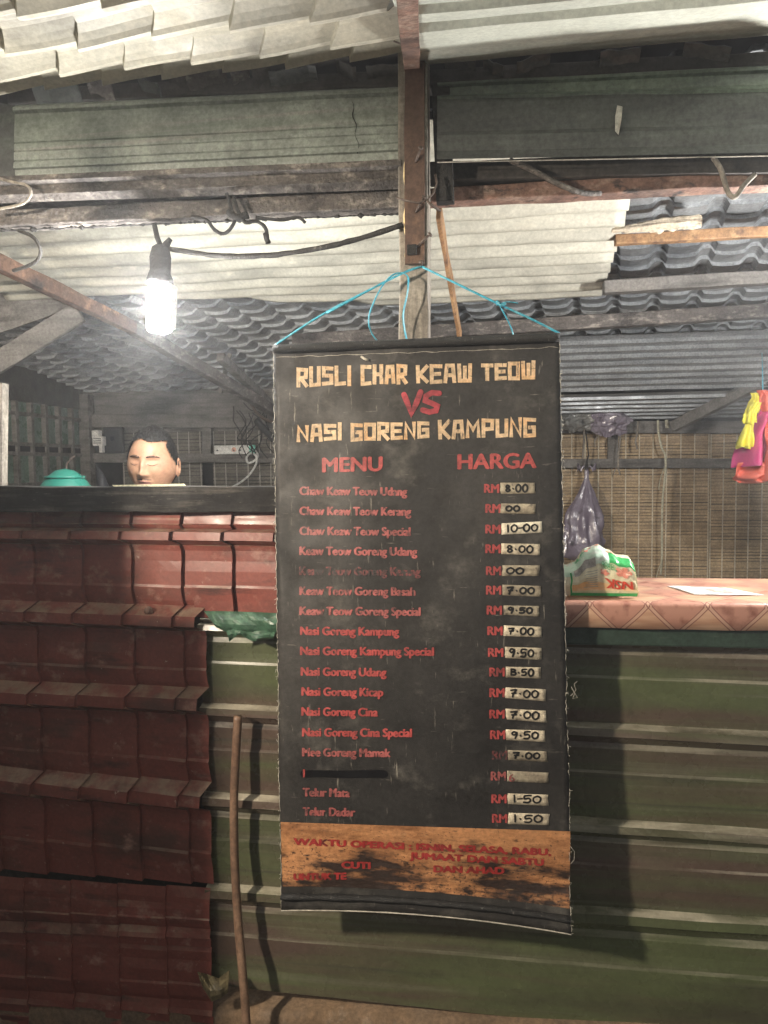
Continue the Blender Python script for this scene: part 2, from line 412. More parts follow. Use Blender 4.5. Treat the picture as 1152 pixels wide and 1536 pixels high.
# frame behind the sheets: uprights that carry shelf and rail
for x in (-1.55, -.75, .75, 1.3):
    mb = MB(); mb.box((x, .075, (zs-.05+zp)/2), .05, .05, zs-.06-zp); obj('frame_upright', mb, m_wood_dark, counter)
# inner lining closes the counter from behind
zi = W(200, 764, .115).z
mb = MB(); mb.box(((XL+W(560, 900, .1).x)/2, .115, (zp+zi)/2), W(560, 900, .1).x-XL, .012, zi-zp-.01)
obj('inner_board', mb, m_wood_dark, counter)
mb = MB(); mb.box(((W(560, 900, .1).x+GR)/2, .115, (zp+1.05)/2), GR-W(560, 900, .1).x-.01, .012, 1.05-zp-.01)
obj('inner_board', mb, m_wood_dark, counter)

# vinyl table cover
def vinyl():
    mt = bpy.data.materials.new('patterned_vinyl'); mt.use_nodes = True; nt = mt.node_tree; N = nt.nodes; L = nt.links; b = N['Principled BSDF']
    b.inputs['Roughness'].default_value = .32
    tc = N.new('ShaderNodeTexCoord'); sp = N.new('ShaderNodeSeparateXYZ'); L.new(tc.outputs['Object'], sp.inputs[0])
    def ma(op, a, bb=None, v=None):
        n = N.new('ShaderNodeMath'); n.operation = op
        L.new(a, n.inputs[0])
        if bb is not None: L.new(bb, n.inputs[1])
        if v is not None: n.inputs[1].default_value = v
        return n.outputs[0]
    q = ma('SUBTRACT', sp.outputs['Y'], sp.outputs['Z'])
    p1 = ma('ADD', sp.outputs['X'], q); p2 = ma('SUBTRACT', sp.outputs['X'], q)
    c = .125
    f1 = ma('FRACT', ma('DIVIDE', p1, v=c)); f2 = ma('FRACT', ma('DIVIDE', p2, v=c))
    l1 = ma('LESS_THAN', ma('ABSOLUTE', ma('SUBTRACT', f1, v=.5)), v=.055); l2 = ma('LESS_THAN', ma('ABSOLUTE', ma('SUBTRACT', f2, v=.5)), v=.055)
    line = ma('MAXIMUM', l1, l2)
    d1 = ma('LESS_THAN', ma('ABSOLUTE', ma('SUBTRACT', ma('ABSOLUTE', ma('SUBTRACT', f1, v=.5)), v=.045)), v=.012)
    d2 = ma('LESS_THAN', ma('ABSOLUTE', ma('SUBTRACT', ma('ABSOLUTE', ma('SUBTRACT', f2, v=.5)), v=.045)), v=.012)
    dots = ma('MAXIMUM', d1, d2)
    ck = ma('MODULO', ma('ABSOLUTE', ma('ADD', ma('FLOOR', ma('ADD', ma('DIVIDE', p1, v=c), v=.5)), ma('FLOOR', ma('ADD', ma('DIVIDE', p2, v=c), v=.5)))), v=2.0)
    no = N.new('ShaderNodeTexNoise'); no.inputs['Scale'].default_value = 32; no.inputs['Detail'].default_value = 7; L.new(tc.outputs['Object'], no.inputs['Vector'])
    mp = N.new('ShaderNodeMapping'); mp.inputs['Scale'].default_value = (7, 60, 60); L.new(tc.outputs['Object'], mp.inputs[0])
    n2 = N.new('ShaderNodeTexNoise'); n2.inputs['Scale'].default_value = 1; n2.inputs['Detail'].default_value = 5; L.new(mp.outputs[0], n2.inputs['Vector'])
    def mix(f, a, bb):
        n = N.new('ShaderNodeMix'); n.data_type = 'RGBA'; L.new(f, n.inputs[0])
        for i, x in ((6, a), (7, bb)):
            if isinstance(x, tuple): n.inputs[i].default_value = (*x, 1)
            else: L.new(x, n.inputs[i])
        return n.outputs[2]
    r1 = N.new('ShaderNodeMapRange'); r1.inputs['From Min'].default_value = .5; r1.inputs['From Max'].default_value = .72; L.new(no.outputs[0], r1.inputs[0])
    r2 = N.new('ShaderNodeMapRange'); r2.inputs['From Min'].default_value = .4; r2.inputs['From Max'].default_value = .65; L.new(n2.outputs[0], r2.inputs[0])
    burl = mix(r1.outputs[0], (.46, .235, .175), (.20, .065, .045)); wood = mix(r2.outputs[0], (.58, .37, .25), (.44, .24, .155))
    col = mix(ck, wood, burl)
    col = mix(line, col, (.54, .34, .25)); col = mix(dots, col, (.24, .10, .075))
    L.new(col, b.inputs['Base Color'])
    return mt
m_vinyl = vinyl()
mb = MB()
nx = 60
prof = [(Yb+.004, zs-.03), (Yb+.004, zs-.002), (Yb, zs+.002), (y_front+.006, zs+.002), (y_front-.002, zs-.001), (y_front-.006, zs-.008), (y_front-.007, zs-.03), (y_front-.006, zs-.056)]
def cover(u, v):
    k = min(int(v*7), 6); t = v*7-k
    y = lerp(prof[k][0], prof[k+1][0], t); z = lerp(prof[k][1], prof[k+1][1], t)
    x = lerp(sxa, sxb, u); dr = max(0, (zs-z)/.05)
    return Vector((x, y-.003*dr*nz(x*9, 2, 0), z+.002*dr*nz(x*7, 5, 1)))
mb.grid(cover, nx, 7)
cov = obj('table_cover', mb, m_vinyl, solid=.0012, loc=(.6, 0, zs))
tag(cov, 'patterned pink and tan vinyl cover with diamond lattice on the serving shelf', 'table cover')

# ================================================================== THE STALL: posts, beams, fascia, roofs, rear walls
stall = thing('food_stall', 'open timber and sheet metal food stall with sooty beams and patched roof', 'food stall', (0, .6, zp))

# central post: grey timber with a brown steel angle nailed on its face
mb = MB(); p, q = W(625, 960, -.01), W(621, 90, -.01)
mb.beam(p, q, .066, .075, up=Vector((0, 1, 0)), n=30, rough=.003)
obj('post', mb, m_wood_grey, stall, bevel=.003, label='weathered grey timber post in the middle')
mb = MB()
pa, pb = W(622, 396, -.062), W(622, 92, -.062)
mb.beam(pa, pb, .044, .010, up=Vector((0, 1, 0)), n=16, rough=.002)
ang = obj('steel_angle', mb, m_angle, stall, label='brown rusty steel strip nailed to the post')
mb = MB()
pts = [W(609+2*math.sin(k*1.3), 205+k*15, -.0625) for k in range(13)]
mb.tube(pts, [.0035+.0028*abs(nz(k*.9, 2, 2)) for k in range(13)], 6)
obj('bare_edge', mb, m_chip, stall)
for (x0, y0, x1, y1) in ((624, 244, 631, 222), (623, 320, 636, 296), (624, 372, 645, 352)):
    mb = MB(); a = W(x0, y0, -.065); b = W(x1, y1, -.085)
    mb.tube([a, a.lerp(b, .5)+Vector((0, -.004, 0)), b], .0028, 6); mb.lathe(b, [(.001, -.002), (.006, -.001), (.006, .002), (.001, .003)], 8, axis=(b-a))
    obj('nail', mb, m_wire, stall)
mb = MB(); mb.box(W(618, 375, -.071), .022, .014, .022); obj('strap_clip', mb, m_soot, stall, bevel=.002)
mb = MB()
mb.tube([W(596, 297, -.075), W(606, 300, -.085), W(625, 304, -.088), W(640, 301, -.082), W(650, 290, -.07), W(655, 275, -.06), W(653, 262, -.055)], .004, 6, .3, .5)
mb.tube([W(640, 301, -.084), W(650, 310, -.075), W(660, 316, -.04)], .004, 6, .3, .5)
obj('wire_tie', mb, m_wire, stall)

# beams over the counter opening (behind the fascia)
def beam_px(a, b, Y0, Y1, h, w, mat, name, bevel=.003, n=24, rough=.003, label=None, seed=0.):
    mb = MB(); mb.beam(W(a[0], a[1], Y0), W(b[0], b[1], Y1), w, h, n=n, rough=rough, seed=seed)
    return obj(name, mb, mat, stall, bevel=bevel, label=label)
beam_px((-80, 336), (606, 303), .03, .03, .040, .05, m_rust_soot, 'steel_beam', label='soot crusted steel beam over the opening')
beam_px((600, 300), (1220, 268), .075, .075, .034, .05, m_rust, 'steel_beam', label='rusty pink-brown steel beam on the right')
beam_px((645, 262), (1220, 247), .06, .06, .045, .05, m_wood_dark, 'lintel_beam')
beam_px((-80, 303), (606, 286), .045, .045, .03, .06, m_rust_soot, 'lintel_beam')
beam_px((20, 152), (606, 124), .035, .035, .035, .05, m_wood_dark, 'wall_plate')
beam_px((640, 124), (1220, 95), .035, .035, .035, .05, m_wood_dark, 'wall_plate')
# long sooty crust hanging under the steel beam
mb = MB(); pts = []; rr = []
for k in range(240):
    px = -20+k*2.6; pts.append(W(px, lerp(346, 321, px/600)+1.5*nz(px*.05, 1, 2), .016+.012*nz(px*.03, 4, 4)))
    rr.append(.0012+.0065*max(0, nz(px*.11, 7, 1))+.004*max(0, nz(px*.33, 2, 1)))
mb.tube(pts, rr, 6, .6)
obj('soot_crust', mb, m_soot, stall)

# fascia
def fascia(xa, xb, top, bot, Y, prof, nu, seed):
    mb = MB()
    def fn(u, v):
        k = min(int(v*(len(prof)-1)+1e-6), len(prof)-2); t = v*(len(prof)-1)-k
        f = lerp(prof[k][0], prof[k+1][0], t); h = lerp(prof[k][1], prof[k+1][1], t)
        px = lerp(xa, xb, u)
        p = W(px, lerp(lerp(top[0], top[1], u), lerp(bot[0], bot[1], u), f), Y)
        p.y += h + .003*nz(p.x*4+seed, p.z*5, 0)
        return p
    mb.grid(fn, nu, len(prof)-1, smooth=False); return mb
ribs = [(0, 0), (.06, -.012), (.10, -.012), (.13, -.004), (.22, -.004), (.40, -.006), (.50, -.006), (.515, -.003), (.53, -.006), (.61, -.006), (.625, -.0035), (.64, -.007), (.74, -.007), (.755, -.004), (.77, -.008), (.85, -.010), (.86, -.003), (1.0, .0)]
mb = fascia(24, 603, (158, 130), (272, 244), -.02, ribs, 40, 1)
obj('fascia_sheet', mb, m_fascia, stall, label='grey-green ribbed fascia sheet left of the post')
lip = [(0, .0), (.12, -.03), (.35, -.032), (.42, -.014), (.6, -.012), (.8, -.016), (1, .006)]
mb = fascia(-60, 604, (270, 242), (306, 282), -.02, lip, 50, 5)
obj('fascia_lip', mb, m_rust_soot, stall, label='sooty lower lip of the fascia')
mb = fascia(-60, 26, (140, 160), (300, 275), -.012, [(0, 0), (.5, -.004), (1, 0)], 6, 9)
obj('fascia_sheet', mb, m_fascia_dark, stall, label='dark end of the fascia at the left')
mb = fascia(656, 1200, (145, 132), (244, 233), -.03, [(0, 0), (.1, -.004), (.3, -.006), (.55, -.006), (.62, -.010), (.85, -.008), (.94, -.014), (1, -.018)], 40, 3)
obj('fascia_sheet', mb, m_fascia_dark, stall, label='dark grey-green fascia sheet right of the post')  # darker sheet than the strip above it
mb = fascia(656, 1200, (124, 96), (152, 140), -.024, [(0, 0), (.1, -.01), (.25, -.012), (.3, -.003), (.7, -.004), (.9, -.012), (1, -.008)], 40, 13)
obj('fascia_strip', mb, m_fascia_strip, stall, label='green upper strip of the right fascia')
mb = MB(); mb.grid(lambda u, v: W(656+560*u, lerp(243, 232, u)+1.2*v, -.049), 20, 1)
obj('fascia_rim', mb, M('bare_metal_rim', (.5, .47, .42), .5, .3), stall, solid=.002)
mb = MB(); mb.beam(W(661, 128, -.015), W(668, 305, -.015), .04, .03, up=Vector((0, 1, 0)), n=12, rough=.002)
obj('bracket', mb, m_soot, stall, bevel=.002)
# pale sliver painted in place of light leaking through the torn right fascia
mb = MB()
t0 = [(926, 158), (934, 160), (932, 180), (928, 202), (923, 196), (923, 174)]
ps = [W(x, y, -.047-.01*math.sin((y-155)/16)) for x, y in t0]
mb.add(ps+[p+Vector((0, .003, 0)) for p in ps], [tuple(range(6)), tuple(range(11, 5, -1))]+[(i, (i+1) % 6, 6+(i+1) % 6, 6+i) for i in range(6)])
obj('light_leak_sliver', mb, M('pale_light_leak', (.62, .60, .54), .4, .2), stall)

mb = MB(); mb.tube([W(528+10*t+2*math.sin(t*17), 152+78*t, -.0275) for t in [k/16 for k in range(17)]], [.0008+.0022*abs(nz(k*.9, 1, 2)) for k in range(17)], 5, .5, .5); obj('soot_drip', mb, m_soot, stall)
# eaves: cream metal tile underside on the left, flat pale panel on the right; plane through wall head, falling towards the street
SE = .30
def eave_pt(x, y, h, z0=2.42):
    n = Vector((0, -SE, 1)).normalized()
    return Vector((x, y, z0+SE*y+.022*(-x)*0)) + n*h
xe0, xe1 = W(0, 60, -.2).x-.6, W(606, 60, -.2).x
eprof = []
row = .185
for k in range(7):
    t = -.045 - k*row
    eprof += [(t, .0), (t-.012, .010), (t-.03, .022), (t-.05, .028), (t-.075, .029), (t-.10, .025), (t-.125, .016), (t-.148, .002), (t-.158, -.008), (t-.168, -.011), (t-.178, -.008)]
mb = tile_sheet(lambda s, t, h: eave_pt(s, t+.07*(s-xe1)*-.35, h), xe0, xe1, eprof,   .150, .012, 4, .9, .006, 4, xe1-.155*.9)
obj('eave_tile_sheet', mb, m_eave, stall, solid=.0015, label='cream underside of the tile-effect eave on the left')
xf0, xf1 = W(616, 60, -.2).x, W(1152, 60, -.2).x+.5
fprof = [(-.03, .0), (-.10, .002), (-.13, .004), (-.19, .0), (-.30, .0), (-.315, .02), (-.345, .02), (-.36, 0), (-.41, 0), (-.425, .018), (-.45, .018), (-.465, 0), (-.62, 0), (-.635, .02), (-.66, .02), (-.675, 0), (-1.0, 0)]
mb = tile_sheet(lambda s, t, h: eave_pt(s, t, h, 2.405), xf0, xf1, fprof, 5, 0, 8, 0, .003, 30, xf0-.2)
obj('eave_panel', mb, m_eave_flat, stall, solid=.0015, label='flat pale ribbed eave panel on the right')
mb = MB(); mb.beam(W(618, 96, -.05), W(608, -60, -.62)+Vector((0, 0, .0)), .036, .03, n=12, rough=.002)
obj('eave_rafter', mb, m_rust, stall, bevel=.002)
mb = MB()
c = W(615, 72, -.13)
mb.tube([c+Vector((-.03, -.03, .0)), c+Vector((-.015, -.04, -.012)), c+Vector((.01, -.04, 0)), c+Vector((.02, -.03, .02))], .0022, 5)
mb.tube([c+Vector((.02, -.04, .012)), c+Vector((.004, -.045, -.004)), c+Vector((.03, -.035, .006))], .002, 5)
obj('wire_tie', mb, m_wire, stall)
mb = MB(); mb.box(((xe0+xf1)/2, .09, 2.62), xf1-xe0+.6, .02, .54); obj('dark_gap_board', mb, m_black, stall)  # added black board paints the shade in the gap under the eave
# broken tile ends and debris in the gap above the wall plate
for (x, y, wd, hg) in ((85, 140, 70, 20), (150, 134, 38, 22), (225, 132, 30, 12), (268, 118, 34, 22), (310, 120, 58, 14), (360, 112, 26, 22), (392, 116, 26, 24), (440, 116, 70, 12), (520, 108, 30, 16), (575, 108, 50, 10), (690, 90, 46, 20), (740, 100, 30, 12), (800, 92, 50, 10), (930, 84, 60, 12), (1060, 76, 70, 10)):
    y -= 0 if x < 640 else -4
    a = W(x-wd/2, y-hg/2, .0); b = W(x+wd/2, y+hg/2, .0)
    mb = MB()
    def fn(u, v, a=a, b=b, x=x):
        return Vector((lerp(a.x, b.x, u), -.012+.03*v+.008*nz(u*2+x, v*2, 0), lerp(a.z, b.z, v)+.02*(u-.5)*math.sin(x)+.005*nz(u*3, x, 3)))
    mb.grid(fn, 6, 3, smooth=False)
    obj('broken_tile', mb, random.choice([m_fascia_dark, m_rust_soot, m_wood_dark]), stall, solid=.004)

# rear roof plane, falling gently to the back
RZ0, RM = 2.385, .125
RN = Vector((0, RM, 1)).normalized(); RP = Vector((0, 0, RZ0))
def roofpt(x, y, h): return Vector((x, y, RZ0-RM*y)) + RN*h
YBACK = 3.0
# grimy translucent corrugated patch
c00, c10 = W(10, 392, .42), W(938, 294, .42)
CXR0 = WP(939, 290, RP, RN).x-.025; CXR1 = WP(906, 449, RP, RN).x-.04
def corr_fn(u, v):
    # u along x, v along depth; right edge slopes as the sheet was cut
    y = lerp(.10, 1.34, v) + .10*(u-.5)*0
    xl = -1.9; xr = lerp(CXR0, CXR1, v)+.004*nz(y*30, 1, 1)
    x = lerp(xl, xr, u)
    if v > .8: y -= max(0, (.62-u))*.55*(v-.8)/.2
    wv = .014*math.sin(y*2*math.pi/.098)
    sag = -.018*math.sin(math.pi*v)-.006*nz(x*3, y*3, 0)
    return roofpt(x, y, -.045+wv+sag+.003*nz(x*8, y*22, 2))
mb = MB(); mb.grid(corr_fn, 60, 150)
obj('corrugated_sheet', mb, m_corr, stall, solid=.0015, label='grimy cream corrugated sheet patching the roof')
# dark tile-effect roof behind and to the right
tp = []
per = .165
x = -3.0
while x < 2.2:
    tp += [(x, .0), (x+.036, -.005), (x+.07, -.004), (x+.100, .001), (x+.119, .021), (x+.127, .025), (x+.148, .025), (x+.155, .020)]
    x += per
tp.append((x, 0))
mb = tile_sheet(lambda s, t, h: roofpt(t+.18*(s-1.0), s, h), .02, YBACK+.12, tp, .100, .014, 14, 0, .0022, 2, .02)
obj('tile_roof_sheet', mb, m_tile, stall, label='dark metal tile roof seen from below')
# ridged galvanised sheets low at the back right
def ribs_sheet(xa, xb, ya, yb, za, zb, pitch, hgt, mat, name, label):
    pr = []; L = math.hypot(yb-ya, zb-za); s = 0
    while s < L:
        pr += [(s, 0), (s+pitch*.62, 0), (s+pitch*.66, hgt), (s+pitch*.9, hgt), (s+pitch*.96, 0)]
        s += pitch
    pr = [(t, h) for t, h in pr if t <= L]
    d = Vector((0, yb-ya, zb-za)).normalized(); n = Vector((0, -d.z, d.y))
    mb = tile_sheet(lambda s, t, h: Vector((s, ya, za))+d*t+n*h, xa, xb, pr, 9, 0, 33, 0, .003, 24, xa-1)
    return obj(name, mb, mat, stall, label=label)
pA = W(850, 505, 1.75); pB = W(850, 580, 2.2)
ribs_sheet(-.1, 2.6, 1.75, 2.25, pA.z, pB.z-.012, .068, -.018, m_rib, 'ribbed_roof_sheet', 'ribbed galvanised roof sheet at the back right')
pA = W(850, 592, 2.35); pB = W(850, 628, 2.9)
ribs_sheet(-.1, 2.6, 2.35, 2.95, pA.z, pB.z, .10, -.016, m_rib, 'ribbed_roof_sheet', 'lowest ribbed roof sheet above the back wall')
# rafters, purlins and braces
beam_px((922, 360), (1230, 344), .74, .74, .032, .03, m_rust_bright, 'purlin', label='orange rusted purlin tube')
beam_px((905, 432), (1230, 412), 1.12, 1.12, .045, .05, m_wood_back, 'purlin')
beam_px((440, 512), (1230, 462), 1.52, 1.52, .055, .06, m_rust_soot, 'purlin', label='sooty purlin in front of the ribbed sheets')
beam_px((-60, 366), (200, 492), .36, 1.15, .05, .04, M('sooty_brown_rust', (.15, .09, .065), .8, .1, layers=[((.36, .21, .14), (20, 20, 26), .54, .70, 9), ((.05, .04, .038), (9, 9, 9), .50, .68, 8)], bump=(110, .8, .004)), 'rafter', label='rusty rafter running back from upper left')
beam_px((196, 490), (420, 622), 1.15, 2.35, .055, .045, m_rust_soot, 'rafter')
beam_px((330, 535), (420, 620), 1.7, 2.5, .04, .04, m_wood_back, 'rafter')
beam_px((345, 530), (330, 590), 1.9, 1.9, .02, .02, m_wood_back, 'brace')
beam_px((658, 318), (690, 506), .22, .72, .046, .012, m_rust_bright, 'strut', n=16, rough=.003, label='orange rusted strut right of the post')
beam_px((1190, 548), (1010, 640), 2.1, 2.75, .06, .04, m_wood_back, 'brace')
# bracket boards at upper left
mb = MB(); mb.beam(W(120, 468, 1.0), W(-30, 560, 1.0), .02, .085, n=8, rough=.003); obj('bracket_board', mb, m_wood_back, stall, bevel=.003, label='grey diagonal bracket board at the left')
def left_panel(u, v):
    return W(lerp(-60, lerp(60, 110, v), u), lerp(lerp(420, 440, u), lerp(520, 462, u), v), 1.06)
mb = MB(); mb.grid(left_panel, 6, 3, smooth=False); obj('gable_panel', mb, m_wood_back, stall, solid=.006)
mb = MB(); mb.beam(W(0, 575, .3), W(-1, 728, .3), .035, .03, up=Vector((0, 1, 0)), n=8, rough=.002); obj('side_post', mb, m_wood_grey, stall)

# rear wall
def bx_px(x0, y0, x1, y1, Y, d, mat, name, label=None, parent=None, bevel=.002):
    a, b = W(x0, (y0+y1)/2, Y), W(x1, (y0+y1)/2, Y); hh = abs(W((x0+x1)/2, y0, Y).z - W((x0+x1)/2, y1, Y).z)
    mb = MB(); mb.beam(a, b, d, hh, n=6, rough=.002)
    return obj(name, mb, mat, parent or stall, bevel=bevel, label=label)
bx_px(640, 632, 1260, 650, YBACK-.06, .05, m_wood_back, 'wall_rail', 'top rail of the back wall')
bx_px(640, 688, 1260, 702, YBACK-.06, .04, m_wood_back, 'wall_rail')
a = W(919, 640, YBACK-.06); b = W(919, 700, YBACK-.06)
mb = MB(); mb.beam(a, b, .06, .03, up=Vector((0, 1, 0))); obj('wall_stud', mb, m_wood_back, stall, bevel=.002)
bx_px(-10, 622, 660, 642, YBACK-.06, .05, m_wood_back, 'wall_rail')
bx_px(130, 680, 660, 694, YBACK-.06, .04, m_wood_back, 'wall_rail')
for x in (311, 178, 470):
    a = W(x, 630, YBACK-.05); b = W(x, 690, YBACK-.05)
    mb = MB(); mb.beam(a, b, .06, .03, up=Vector((0, 1, 0))); obj('wall_stud', mb, m_wood_back, stall, bevel=.002)
# sooty board closing the gable over the left rails, dark board behind everything
mb = MB(); a, b = W(-20, 585, YBACK-.02), W(660, 640, YBACK-.02)
mb.box(((a.x+b.x)/2, YBACK+.005, (a.z+b.z)/2), b.x-a.x, .012, abs(a.z-b.z)); obj('gable_board', mb, m_wood_back, stall)
mb = MB(); mb.box((-.2, YBACK+.10, (zp+2.3)/2), 6.2, .02, 2.3-zp); obj('back_board', mb, m_black, stall)
mb = MB(); mb.box((2.75, 1.55, (zp+2.3)/2), .02, 3.1, 2.3-zp); obj('side_board', mb, m_wood_back, stall)
# left side wall of grimy panes between wooden bars
XS = W(132, 650, YBACK-.04).x
ya, yb2 = .9, YBACK-.08
zt_, zb_ = 1.9, 1.05
mb = MB(); mb.box((XS-.03, (ya+yb2)/2, (zb_+zt_)/2), .008, yb2-ya, zt_-zb_); obj('window_panes', mb, m_glass_green, stall, label='grimy green panes of the side wall')
n = 14
for k in range(n+1):
    y = lerp(ya, yb2, k/n)
    mb = MB(); mb.box((XS-.012, y, (zb_+zt_)/2), .03, .028, zt_-zb_); obj('mullion', mb, m_wood_back, stall, bevel=.002)
for k, z in enumerate((1.09, 1.42, 1.60, 1.655, 1.83)):
    mb = MB(); mb.box((XS-.012, (ya+yb2)/2, z), .026, yb2-ya, .022); obj('transom', mb, m_wood_back, stall, bevel=.002)
mb = MB(); mb.box((XS-.016, (ya+yb2)/2, 1.63), .012, yb2-ya, .05); obj('dark_transom_gap', mb, m_black, stall)
mb = MB(); mb.box((XS-.02, (ya+yb2)/2, (zb_+zp)/2), .02, yb2-ya, zb_-zp); obj('side_wainscot', mb, m_wood_back, stall)
mb = MB(); mb.box((XS+.02, YBACK-.09, (zp+2.0)/2), .07, .07, 2.0-zp); obj('corner_post', mb, m_wood_back, stall, bevel=.003)
mb = MB(); mb.box((XS-.02, (ya+yb2)/2, 2.0), .03, yb2-ya, .20); obj('side_board', mb, m_wood_dark, stall)

# bamboo blinds on the rear wall
def blind(x0, y0, x1, y1, Y, label, mat, mt, thread_px, pitch, grp):
    a, b = W(x0, y0, Y), W(x1, y1, Y)
    t = thing('bamboo_blind', label, 'blind', (a.x, Y, b.z), grp)
    mb = MB(); z = a.z
    while z > b.z:
        h = pitch*random.uniform(.78, .92)
        off = random.uniform(-.0012, .0012)
        mb.beam((a.x, Y+off, z-h/2), (b.x, Y+off, z-h/2+random.uniform(-.001, .001)), .004, h, n=10, rough=.0016, seed=z*50)
        z -= pitch
    obj('slats', mb, mat, t)
    n = max(2, int(round(abs(x1-x0)/thread_px)))
    mb = MB()
    for k in range(n+1):
        x = lerp(a.x+.01, b.x-.01, k/n)
        mb.beam((x, Y-.0045, a.z), (x+random.uniform(-.004, .004), Y-.0045, b.z), .006, .003, up=Vector((0, 1, 0)), n=14, rough=.0015, seed=k)
    obj('binding_threads', mb, mt, t)
    return t
G = 'bamboo blinds lining the back wall'
blind(640, 651, 1062, 905, YBACK, 'light tan bamboo blind lit behind the shelf, left of the hanging clothes', m_bamboo, m_thread, 20.5, .0195, G)
blind(1064, 651, 1260, 905, YBACK+.012, 'bamboo blind in shade behind the hanging clothes', m_bamboo, m_thread, 20.5, .0195, G)
G2 = 'sooty blinds on the left of the back wall'
blind(182, 640, 305, 760, YBACK+.01, 'dark sooty bamboo blind behind the man', m_bamboo_dark, m_thread_grey, 18, .024, G2)
blind(318, 640, 640, 760, YBACK+.01, 'dark sooty bamboo blind behind the power strip', m_bamboo_dark, m_thread_grey, 18, .024, G2)

# ================================================================== LAMPS AND CABLES
bc = W(240, 462, .0)
BY = -.012
lamp = thing('hanging_bulb', 'lit white bulb in a sooty socket hanging under the beam at the left', 'light bulb', W(236, 345, .0))
mb = MB(); up0 = W(232, 338, .005)
mb.tube([up0, W(236, 356, -.03), W(243, 374, BY)], .006, 8, .25); obj('cord', mb, m_cable, lamp)
mb = MB(); tilt = (W(240, 380, BY)-W(238, 500, BY)).normalized()
mb.lathe(W(240, 424, BY), [(.001, -.006), (.030, -.004), (.032, .006), (.026, .022), (.024, .03), (.025, .06), (.021, .082), (.010, .09)], 14, tilt, .10)
obj('socket', mb, m_soot, lamp)
mb = MB(); mb.tube([W(243, 378, BY), W(250, 366, BY-.004), W(256, 358, BY-.004)], [.011, .008, .006], 7, .5); obj('taped_joint', mb, m_soot, lamp)
mb = MB(); mb.lathe(W(239, 498, BY), [(.001, -.002), (.022, .0), (.029, .006), (.0305, .02), (.0305, .095), (.028, .104), (.02, .108)], 24, tilt)
obj('bulb', mb, emat('bulb_glow', (1.0, .975, .92), BULB_EMIT), lamp)
mb = MB(); mb.beam(W(259, 428, BY), W(256, 492, BY), .012, .035, up=Vector((0, 1, 0))); obj('plastic_sleeve', mb, m_white, lamp, bevel=.002)

cb = MB(); cp = []
for k in range(31):
    t = k/30; cp.append(W(lerp(252, 604, t), lerp(372, 337, t)+4*26*t*(1-t)*(1.15-.3*t), lerp(BY, -.066, t)))
cb.tube(cp, .0058, 8, .45)
tag(obj('power_cable', cb, m_cable, loc=cp[0]), 'sooty power cable sagging from the bulb socket to the middle post', 'cable')

def wire(name, pts, r, mat, label, cat='wire', jit=.2, group=None, smooth_n=5):
    """pts: (px, py, Y); a smooth curve through them"""
    P = [W(*p) for p in pts]; Q = []
    for i in range(len(P)-1):
        p0, p1, p2, p3 = P[max(i-1, 0)], P[i], P[i+1], P[min(i+2, len(P)-1)]
        for k in range(smooth_n):
            t = k/smooth_n
            Q.append(.5*((2*p1)+(p2-p0)*t+(2*p0-5*p1+4*p2-p3)*t*t+(3*p1-p0-3*p2+p3)*t**3))
    Q.append(P[-1])
    mb = MB(); mb.tube(Q, r, 7, jit)
    return tag(obj(name, mb, mat, loc=P[0]), label, cat, group)
wire('loose_wire', [(-20, 262, -.06), (14, 272, -.07), (40, 278, -.07), (46, 292, -.07), (30, 307, -.06), (-20, 316, -.05)], .0036, m_wood_grey, 'pale dusty wire loop in front of the beam end at upper left')
wire('loose_wire', [(28, 346, .0), (50, 356, -.02), (61, 376, -.02), (52, 394, -.01), (20, 406, .02)], .0045, m_cable, 'dark wire loop hanging just below the beam at far left')
tw = thing('wire_tangle', 'twisted black wire ends knotted under the sooty beam', 'wire', W(352, 322, -.02))
def wpart(pts, r, par, mat=m_soot, jit=.35):
    P = [W(*p) for p in pts]; Q = []
    for i in range(len(P)-1):
        p0, p1, p2, p3 = P[max(i-1, 0)], P[i], P[i+1], P[min(i+2, len(P)-1)]
        for k in range(5):
            t = k/5
            Q.append(.5*((2*p1)+(p2-p0)*t+(2*p0-5*p1+4*p2-p3)*t*t+(3*p1-p0-3*p2+p3)*t**3))
    Q.append(P[-1]); mb = MB(); mb.tube(Q, r, 7, jit); return obj('wire_end', mb, mat, par)
wpart([(340, 290, -.03), (347, 312, -.035), (352, 332, -.035), (338, 350, -.03), (322, 345, -.03), (310, 330, -.03), (288, 325, -.02)], .004, tw)
wpart([(350, 296, -.03), (358, 318, -.035), (368, 334, -.035), (384, 332, -.03), (398, 342, -.03), (401, 362, -.03)], .0042, tw)
wpart([(343, 318, -.03), (356, 326, -.038), (372, 322, -.03)], .008, tw)
wpart([(384, 326, -.03), (420, 330, -.03), (446, 326, -.03), (458, 334, -.03)], .0035, tw)
wpart([(398, 350, -.03), (402, 365, -.03)], .0065, tw)
wire('bent_rod', [(1070, 236, -.02), (1082, 256, -.02), (1092, 288, -.01), (1103, 295, -.01), (1116, 278, 0), (1132, 262, .02)], .0055, m_wood_grey, 'pale bent wire hook hanging from the right fascia', 'hook')
wire('dark_strap', [(765, 240, .0), (800, 256, -.01), (838, 276, -.01), (872, 289, .01), (900, 290, .05)], .006, m_rust_soot, 'dark strap drooping in front of the rusty right beam', 'strap')
mb = MB()
a_, b_ = W(918, 346, .66), W(1052, 331, .66); rings = []
for k in range(33):
    t = k/32; c_ = a_.lerp(b_, t); hh = .006+.017*min(1, t*1.8)*(1-.35*max(0, t-.9)/.1); ring = []
    for q in range(8):
        an = 2*math.pi*q/8
        ring.append(c_+Vector((.004*nz(t*9, q, 2), .010*math.cos(an), hh*math.sin(an)*(1+.55*nz(t*14, q*1.3, 5)))))
    rings.append(ring)
mb.loft(rings, smooth=False)
